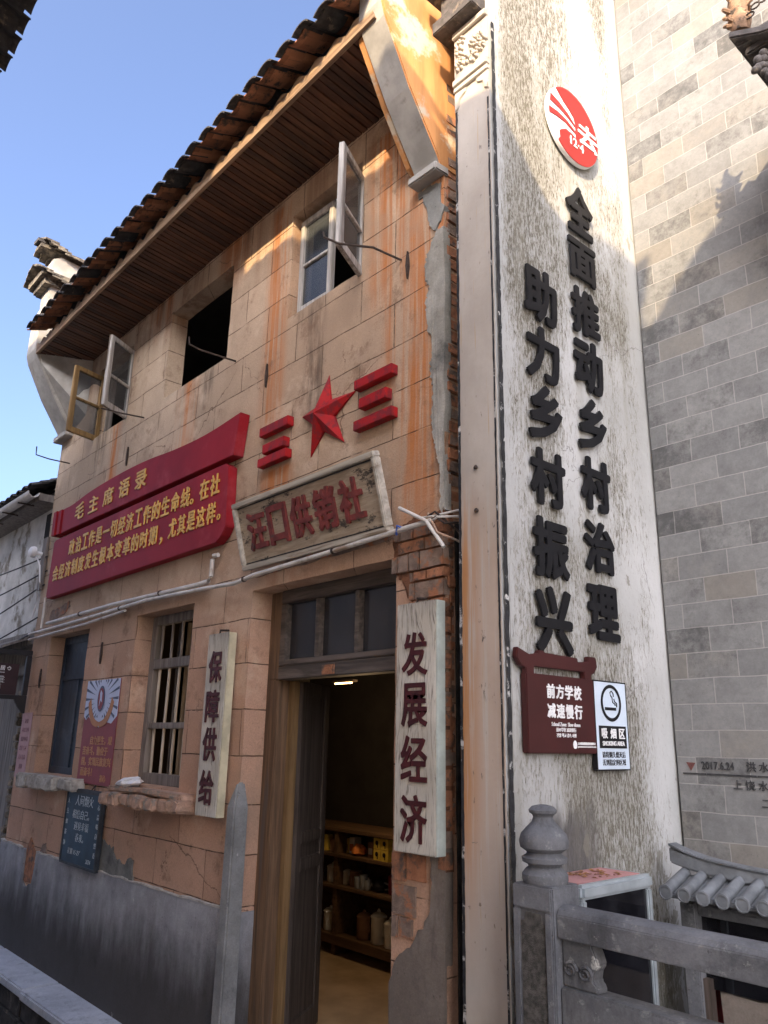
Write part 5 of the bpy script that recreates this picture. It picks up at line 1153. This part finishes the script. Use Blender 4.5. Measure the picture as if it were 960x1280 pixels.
put_line(tx, 'SMOKING AREA', Vector((KX + .0025, .635, 1.597)), UY, UZ, .0275, .002, .014, .92, center=True)
build('lettering', tx, 'white', sk)
tx = MB(); put_line(tx, '请将烟头熄灭后', Vector((KX + .0005, .634, 1.545)), UY, UZ, .03, .002, .0, .92, center=True); put_line(tx, '丢到指定的区域', Vector((KX + .0005, .634, 1.511)), UY, UZ, .03, .002, .0, .92, center=True)
build('lettering', tx, 'stencil', sk)

# ================================================================== GREY BRICK WALL
gw = thing('grey_brick_wall', 'high wall of grey facing bricks with a stencilled flood mark', 'wall', (0, 1.25, -.24))
GY = 1.25
build('wall', MB().box(-2.15, 6, GY, GY + .35, -.24, 7.4), 'greybrick', gw)
tx = MB(); gy = GY - .0035
def gline(s, x, z, size, b=.01, xs=1.0): put_line(tx, s, Vector((x, gy, z)), UX, UZ, size, .003, b, xs)
gline('2017.6.24', -2.02, 1.493, .052, .008, .82); gline('洪', -1.795, 1.492, .05, .01); gline('水 位 线', -1.735, 1.492, .05, .01)
gline('上 饶 水 文 局', -1.868, 1.408, .048, .008); gline('二〇一七年', -1.74, 1.33, .05, .006)
for x0, x1 in ((-2.122, -2.0), (-1.995, -1.75), (-1.745, -1.3)): tx.box(x0, x1, gy, gy + .003, 1.464 , 1.4725)
build('stencil_lettering', tx, 'stencil', gw)
build('stencil_triangle', MB().prism([(-2.10, 1.523), (-2.078, 1.482), (-2.052, 1.521)], XZ, gy, gy + .003), 'stencil_red', gw)

# carved door hood whose upturned corner enters the frame at the right
hd = thing('door_hood', 'carved dark stone door hood corner with a clay beast finial high on the grey wall', 'door hood', (-.6, 1.0, 4.2))
HP = Vector((-1.165, .52, 4.95))
rb = MB()
for i, (t0, t1) in enumerate(((0, .16), (.16, .34), (.34, .6), (.6, 1.0), (1.0, 1.8))):
    f_ = lambda t: Vector((HP.x + t * .9, HP.y + .0 * t, HP.z - .20 * (1 - math.exp(-3.2 * t)) - .0 * t))
    a, b = f_(t0), f_(t1)
    rb.hexa([(a.x, a.y - .02, a.z - .045), (b.x, b.y - .02, b.z - .045), (b.x, .80, b.z - .045), (a.x, .80, a.z - .045)], [(a.x, a.y - .02, a.z), (b.x, b.y - .02, b.z), (b.x, .80, b.z), (a.x, .80, a.z)])
build('hood_eave', rb, 'carved', hd, bevel=.008)
cbm = MB()
for i, (dx, dz, h, dy) in enumerate(((.045, .07, .05, .03), (.075, .125, .05, .055), (.10, .185, .055, .07), (.13, .27, .08, .085), (.16, .345, .07, .10), (.185, .43, .08, .12), (.205, .50, .06, .15), (.225, .57, .07, .17), (.24, .64, .07, .2))):
    z1 = HP.z - dz - .02 + .05
    cbm.box(HP.x + dx - .03, .8, HP.y + dy - .02, 1.25, z1 - h, z1 - .004)
build('carved_corbel', cbm, 'carved', hd, bevel=.009)
kn = MB(); random.seed(77)
for i in range(26):
    dx = random.uniform(.06, .3); dz = .08 + dx * 1.5 + random.uniform(-.06, .1); dy = .02 + dx * .35
    kn.lathe([(.022, .0), (.018, -.012), (.006, -.02)], (HP.x + dx + .02, HP.y + dy - .02, HP.z - dz), 8, axis='y')
build('carved_rosette', kn, 'carved', hd, smooth=True)
fn = MB(); random.seed(19)
fn.lathe([(.035, 0), (.05, .03), (.055, .07), (.04, .11), (.05, .14), (.045, .19), (.02, .23)], (HP.x + .045, HP.y + .03, HP.z - .005), 12)
for i in range(26):
    a = random.uniform(0, 6.28); zz = random.uniform(.02, .24); rr = random.uniform(.04, .075)
    p = Vector((HP.x + .045, HP.y + .03, HP.z + zz)); q = p + Vector((math.cos(a) * rr, math.sin(a) * rr, random.uniform(-.01, .04)))
    fn.tube([p, p.lerp(q, .6), q, q + Vector((math.sin(a) * .02, -math.cos(a) * .02, .02))], .016, 6, r2=.008)
build('beast_finial', fn, 'finial', hd, smooth=True, rough=(.01, 30))
ch_ = MB()
for i in range(6):
    c_ = Vector((HP.x + .10 + i * .034, HP.y + .0, HP.z + .035 + i * .022)); n = 10
    ch_.tube([c_ + Vector((.021 * math.cos(2 * math.pi * j / n), .006 * (-1) ** i, .015 * math.sin(2 * math.pi * j / n))) for j in range(n + 1)], .0045, 5)
build('hood_chain', ch_, 'iron', hd, smooth=True)

# ================================================================== STONE RAILING, CASE, NOTICE BOARD
rl_ = thing('stone_railing', 'blue grey carved stone railing with a vase shaped post head', 'railing', (-1.4, -.22, -.1))
QX0, QX1, QY0, QY1, QZ = -1.985, -1.815, -.30, -.13, 1.12
po = MB(); po.box(QX0, QX1, QY0 + .012, QY1, -.1, QZ)
for a0, a1, b0, b1 in ((QX0, QX1, 1.04, QZ), (QX0, QX0 + .032, -.1, 1.039), (QX1 - .032, QX1, -.1, 1.039)): po.box(a0, a1, QY0, QY0 + .0115, b0, b1)
post = build('post', po, 'stone', rl_, bevel=.005, rough=(.002, 12))
build('pecked_panel', MB().prism([(QX0 + .034, -.08), (QX1 - .034, -.08), (QX1 - .034, 1.0), (QX1 - .05, 1.0), (QX1 - .055, 1.03), (QX0 + .055, 1.03), (QX0 + .05, 1.0), (QX0 + .034, 1.0)], XZ, QY0 + .006, QY0 + .03), 'stone_rough', post, rough=(.004, 60))
build('post_head', MB().lathe([(.078, 0), (.082, .012), (.082, .03), (.07, .045), (.058, .055), (.062, .062), (.08, .07), (.082, .085), (.066, .095), (.062, .102), (.086, .118), (.09, .14), (.082, .165), (.06, .188), (.042, .205), (.036, .222), (.04, .230), (.05, .236), (.052, .246), (.04, .258), (.015, .264)], ((QX0 + QX1) / 2, (QY0 + QY1) / 2, QZ), 32), 'stone', post, smooth=True)
RY0, RY1 = -.275, -.165
tr_ = MB(); pr_ = [(RY0, .965), (RY0, 1.035), (RY0 + .012, 1.052), (RY0 + .035, 1.062), (RY1 - .035, 1.062), (RY1 - .012, 1.052), (RY1, 1.035), (RY1, .965)]
tr_.prism(pr_, YZ, QX1 + .001, 1.2); build('top_rail', tr_, 'stone', rl_, bevel=.003, rough=(.0025, 9), sub=2)
build('lower_rail', MB().box(QX1 + .001, 1.2, RY0 + .008, RY1 - .008, .70, .815), 'stone', rl_, bevel=.006)
sp = MB(); sc_ = [(0, .816), (.135, .816), (.135, .835), (.118, .85), (.125, .88), (.14, .90), (.13, .93), (.12, .95), (.12, .9645), (0, .9645)]
for poly in ([(QX1 + .002 + a, b) for a, b in sc_], [(.6 + a, b) for a, b in sc_] + [(.6 - a, b) for a, b in sc_[::-1]]): build('carved_spandrel', MB().prism(poly, XZ, -.25, -.19), 'stone', rl_, bevel=.005)
cl = MB()
for c_ in ((QX1 + .035, .872), (QX1 + .092, .868)):
    cl.tube([(c_[0] + (.026 - .0012 * j) * math.cos(j * .6), -.252, c_[1] + (.026 - .0012 * j) * math.sin(j * .6)) for j in range(18)], .006, 6)
build('carved_scroll', cl, 'stone', rl_, smooth=True)
build('infill_slab', MB().box(QX1 + .001, 1.2, -.245, -.195, -.09, .70), 'stone', rl_, bevel=.004)
ip = MB(); ip.prism([(QX1 + .14, .16), (QX1 + .20, .10), (.2, .10), (.2, .60), (QX1 + .20, .60), (QX1 + .14, .55)], XZ, -.253, -.2455); build('infill_panel', ip, 'stone_rough', rl_, bevel=.003)
build('base_rail', MB().box(QX1 - .05, 1.2, -.30, -.14, -.1, -.02), 'stone', rl_, bevel=.006)

# glazed case with a pink top
ca = thing('display_case', 'metal framed glass display case with a faded pink top behind the railing', 'display case', (-2.03, .28, -.1))
CX0, CX1, CY0, CY1, CZ = -2.145, -1.915, .03, .525, 1.085
fm = MB()
for x_ in (CX0, CX1 - .03):
    for y_ in (CY0, CY1 - .03): fm.box(x_, x_ + .03, y_, y_ + .03, -.1, CZ - .055)
fm.box(CX0, CX1, CY0 + .031, CY1 - .031, -.02, .02); build('frame', fm, 'alu', ca, bevel=.006)
tf = MB(); tf.box(CX1 - .035, CX1 + .006, CY0 - .006, CY1 + .006, CZ - .054, CZ); tf.box(CX0, CX1 - .0355, CY0 - .006, CY0 + .03, CZ - .054, CZ - .002); tf.box(CX0, CX1 - .0355, CY1 - .03, CY1 + .006, CZ - .054, CZ - .002)
build('top_frame', tf, 'alu', ca, bevel=.012)
build('pink_top', MB().box(CX0, CX1 - .036, CY0 + .0305, CY1 - .0305, CZ - .04, CZ - .001), 'pink', ca)
build('glass_pane', MB().box(CX1 - .018, CX1 - .013, CY0 + .03, CY1 - .03, .02, CZ - .055), 'glass_case', ca)
build('side_panel', MB().box(CX0 + .03, CX1 - .03, CY0 + .008, CY0 + .014, -.05, CZ - .055), 'pinkpaper', ca)
build('back_panel', MB().box(CX0 + .004, CX0 + .010, CY0 + .03, CY1 - .03, -.05, CZ - .055), 'dark', ca)
build('green_sheet', MB().box(CX1 - .030, CX1 - .026, CY0 + .05, CY0 + .16, .2, .92), simple('pale_green_sheet', (.33, .37, .22), .7, .2, 8), ca)
build('maroon_sheet', MB().box(CX1 - .060, CX1 - .056, CY0 + .17, CY1 - .04, .2, .95), simple('maroon_sheet', (.10, .025, .02), .7, .2, 8), ca)
random.seed(6); lf = MB()
for i in range(46):
    a = random.uniform(0, 6.28); x_ = CX1 - .05 - random.random() * .16; y_ = CY0 + .14 + random.random() * .24; s_ = random.uniform(.008, .02)
    lf.add([(x_ + math.cos(a) * s_, y_ + math.sin(a) * s_, CZ + .001), (x_ + math.cos(a + 1.9) * s_ * .4, y_ + math.sin(a + 1.9) * s_ * .4, CZ + .006), (x_ - math.cos(a) * s_, y_ - math.sin(a) * s_, CZ + .0015), (x_ - math.cos(a + 1.9) * s_ * .4, y_ - math.sin(a + 1.9) * s_ * .4, CZ + .004)], [(0, 1, 2, 3)])
tag(build('dry_leaves', lf, 'leafdry', loc=(CX1 - .12, .28, CZ)), 'scatter of dry leaves on the pink top of the case', 'leaves', kind='stuff')

# tiled notice board against the grey wall
nb_ = thing('notice_board', 'dark glazed notice board under a grey tiled coping with an upturned end', 'notice board', (-1.2, .95, -.1))
TX0 = -1.97; TY0, TYR, TY1 = .68, .86, 1.06; TZ0, TZR = .985, 1.05
rf = MB(); rf.hexa([(TX0, TY0, TZ0 - .012), (.3, TY0, TZ0 - .012), (.3, TYR, TZR - .02), (TX0, TYR, TZR - .02)], [(TX0, TY0, TZ0 + .008), (.3, TY0, TZ0 + .008), (.3, TYR, TZR), (TX0, TYR, TZR)])
rf.hexa([(TX0, TYR, TZR - .02), (.3, TYR, TZR - .02), (.3, TY1, TZ0 - .012), (TX0, TY1, TZ0 - .012)], [(TX0, TYR, TZR), (.3, TYR, TZR), (.3, TY1, TZ0 + .008), (TX0, TY1, TZ0 + .008)])
build('coping', rf, 'greytile', nb_, bevel=.004)
tl = MB(); i = 0; x_ = TX0 + .035
while x_ < .25:
    tl.tube([(x_, TY0 - .014, TZ0 + .012), (x_, TY0 + .10, TZ0 + .052), (x_, TYR - .01, TZR + .012)], .026, 14, r2=.022)
    tl.lathe([(.031, 0), (.031, -.006), (.025, -.008), (.024, -.004), (.008, -.006)], (x_, TY0 - .014, TZ0 + .012), 14, axis='y'); x_ += .083
build('coping_tiles', tl, 'greytile', nb_, smooth=True)
rg_ = MB(); pts = []
for j in range(24):
    t = j / 23; xx = TX0 - .03 + (t ** 1.4) * 2.3; pts.append((xx, TZR + .012 + .075 * math.exp(-(xx - TX0 + .03) * 5.5)))
outl = [(a, b + .035 - .012 * math.exp(-(a - TX0 + .03) * 14)) for a, b in pts] + [(a, b - .022 - .02 * math.exp(-(a - TX0 + .03) * 6)) for a, b in pts[::-1]]
rg_.prism(outl, XZ, TYR - .03, TYR + .03); build('coping_ridge', rg_, 'greytile', nb_, bevel=.006)
rg2 = MB(); rg2.prism([(a, b + .040) for a, b in pts] + [(a, b + .030) for a, b in pts[::-1]], XZ, TYR - .04, TYR + .04); build('ridge_cap', rg2, 'greytile', nb_, bevel=.005)
bdm = MB(); bdm.box(TX0 + .03, TX0 + .10, .78, 1.0, -.1, .95); bdm.box(.1, .17, .78, 1.0, -.1, .95); bdm.box(TX0 + .10, .1, .80, 1.0, .90, .95); build('frame', bdm, 'stone', nb_, bevel=.005)
build('back_board', MB().box(TX0 + .10, .1, .985, 1.0, .1, .9), 'dark', nb_)
build('glass_pane', MB().box(TX0 + .10, .1, .83, .835, .62, .9), 'glass_case', nb_)
build('lower_panel', MB().prism(rag([(TX0 + .16, .15), (-1.42, .15), (-1.45, .5), (-1.43, .62), (TX0 + .15, .62)], 5, .012, True, 3), XZ, .84, .86), 'cement_brown', nb_)
build('lower_panel', MB().box(TX0 + .10, .1, .88, .90, .1, .62), simple('maroon_board', (.12, .012, .014), .6, .25, 6), nb_)
build('side_post', MB().box(TX0 + .10, TX0 + .13, .80, .84, .1, .66), 'wood_door', nb_)

# ================================================================== NEIGHBOUR HOUSE AT THE LEFT
nh = thing('neighbour_house', 'old whitewashed house with peeling plaster and a white gutter beyond the shop', 'building', (-12, .2, -.24))
NY = .12
nw = MB(); nw.box(-19, -8.66, NY, NY + .3, 2.62, 4.3); build('upper_wall', nw, 'neigh', nh, sub=5, rough=(.02, 3))
dk = MB(); dk.box(-9.0, -8.68, NY - .012, NY + .05, 3.55, 4.0); build('window', dk, 'dark', nh)
build('lower_wall', MB().box(-19, -8.66, NY + .06, NY + .3, -.24, 2.6), 'wood_plank', nh)
bmn = MB()
for i in range(60): bmn.box(-19 + i * .15, -19 + i * .15 + .14, NY + .03, NY + .058, -.2, 2.05)
build('plank_cladding', bmn, 'wood_plank', nh, bevel=.004)
rbm = MB(); random.seed(50)
for i in range(90):
    zz = -.2 + (i // 3) * .075; xx = -8.98 + (i % 3) * .14 + random.uniform(-.03, .03); rbm.box(xx, xx + random.uniform(.08, .15), NY - random.uniform(.0, .05), NY + .2, zz, zz + .062)
build('rubble_corner', rbm, 'rubble', nh, bevel=.01, rough=(.02, 9))
be = MB(); be.box(-19, -8.62, NY - .08, NY + .05, 2.50, 2.64); be.box(-19, -8.62, NY - .05, NY + .05, 2.20, 2.30); build('beam', be, 'wood_plank', nh, bevel=.006)
build('ledge_boards', MB().hexa([(-19, NY - .35, 2.45), (-8.75, NY - .35, 2.45), (-8.75, NY, 2.60), (-19, NY, 2.60)], [(-19, NY - .35, 2.475), (-8.75, NY - .35, 2.475), (-8.75, NY, 2.63), (-19, NY, 2.63)]), 'wood_greyfrm', nh)
nr = MB(); roof_tiles(nr, -14.0, -8.7, NY - .30, 4.14, R(24), 5, 3.5, 1, 1, 9); build('roof', nr, ['darktile', 'darktile', 'dark'], nh)
build('roof_edge', MB().box(-19, -8.62, NY - .24, NY + .3, 4.05, 4.13), 'wood_greyfrm', nh)
gt = MB(); n = 10
pa = [(.062 * math.cos(math.pi + math.pi * j / n), .062 * math.sin(math.pi + math.pi * j / n)) for j in range(n + 1)] + [(.056 * math.cos(2 * math.pi - math.pi * j / n), .056 * math.sin(2 * math.pi - math.pi * j / n)) for j in range(n + 1)]
gt.prism([(NY - .31 + a, 4.12 + b) for a, b in pa], YZ, -19, -8.58); build('gutter', gt, 'pvc', nh, smooth=True)
gb = MB()
for i in range(10): gb.box(-8.9 - i * .55, -8.88 - i * .55, NY - .376, NY - .2, 4.04, 4.056)
build('gutter_bracket', gb, 'iron', nh)
for i, (z0, z1, sag) in enumerate(((3.3, 3.25, .12), (2.95, 3.1, .18), (3.75, 3.4, .1), (2.3, 2.75, .05), (2.2, 2.6, .05))):
    pts = [(-14 + 5.6 * t / 12, NY - .12 - .01 * i, z0 + (z1 - z0) * t / 12 - sag * math.sin(math.pi * t / 12)) for t in range(13)]
    lab = ('slack black cable highest but one on the white neighbour wall', 'sagging black cable under the others on the peeling white wall', 'topmost black cable on the peeling white wall', 'cable running above the dark sign at the left edge', 'lowest cable running behind the dark sign at the left edge')[i]
    tag(build('cable', MB().tube(pts, .008, 6), 'cable', loc=pts[0], smooth=True), lab, 'cable', 'cables along the neighbour wall')

# ================================================================== HOUSES AND ADDED SUN BLOCKERS BEHIND THE CAMERA (they shade the street)
oh = thing('opposite_house', 'house across the street whose dark tiled eave enters at the top left corner', 'building', (-8, -4, -.3))
ow = MB(); ow.box(-12, .02, -9, -4.6, -.3, 7.45); build('wall', ow, 'oppwall', oh)
orf = MB(); roof_tiles(orf, -12.1, -.15, -4.05, 7.50, R(24), 3, 4.0, 1, 1, 13, sgn=-1); build('roof', orf, ['darktile', 'darktile', 'dark'], oh)
build('soffit', MB().hexa([(-12, -4.7, 7.40), (-.2, -4.7, 7.40), (-.2, -4.08, 7.40), (-12, -4.08, 7.40)], [(-12, -4.7, 7.52), (-.2, -4.7, 7.52), (-.2, -4.08, 7.52), (-12, -4.08, 7.52)]), 'soffit2', oh)
orf = MB(); roof_tiles(orf, -7.6, -3.7, -1.87, 5.98, R(22), 7, 2.9, 1, 1, 15, sgn=-1); build('porch_roof', orf, ['darktile', 'darktile', 'dark'], oh)
build('porch_beam', MB().box(-7.6, -3.6, -2.3, -2.18, 5.85, 6.0), 'wood_door', oh)
for xx in (-7.4, -3.9): build('porch_post', MB().box(xx - .07, xx + .07, -2.32, -2.18, -.27, 5.85), 'wood_door', oh)
build('sun_block_parapet', MB().box(-12, -2.32, -4.45, -4.08, 7.45, 7.93), 'oppwall', oh)  # unseen block added to keep the sun off the facade's upper left
rw = thing('shadow_wall', 'added white wall behind the viewer with its top cut to the shadow outline', 'wall', (1, -3.75, -.3))
RYF = -3.6
prof = [(-.62, 7.26), (-.30, 7.15), (-.19, 7.13), (-.06, 7.10), (.06, 7.03), (.14, 6.96), (.22, 6.93), (.33, 6.99), (.40, 7.05), (.48, 7.13), (.60, 7.30), (.71, 7.47), (.85, 7.51), (.80, 7.21), (.76, 7.14), (.80, 7.01), (.90, 7.10), (1.04, 7.24), (1.18, 7.42), (1.34, 7.54), (1.9, 7.58), (2.3, 7.6)]  # added shadow caster: top outline projected back along the sun from the shadow edge
build('wall', MB().prism([(-.60, 3.0)] + prof + [(2.3, 3.0)], XZ, RYF - .3, RYF), 'oppwall', rw)
build('wall_base', MB().box(-1.54, 2.3, RYF - .3, RYF, -.3, 3.0), 'oppwall', rw)
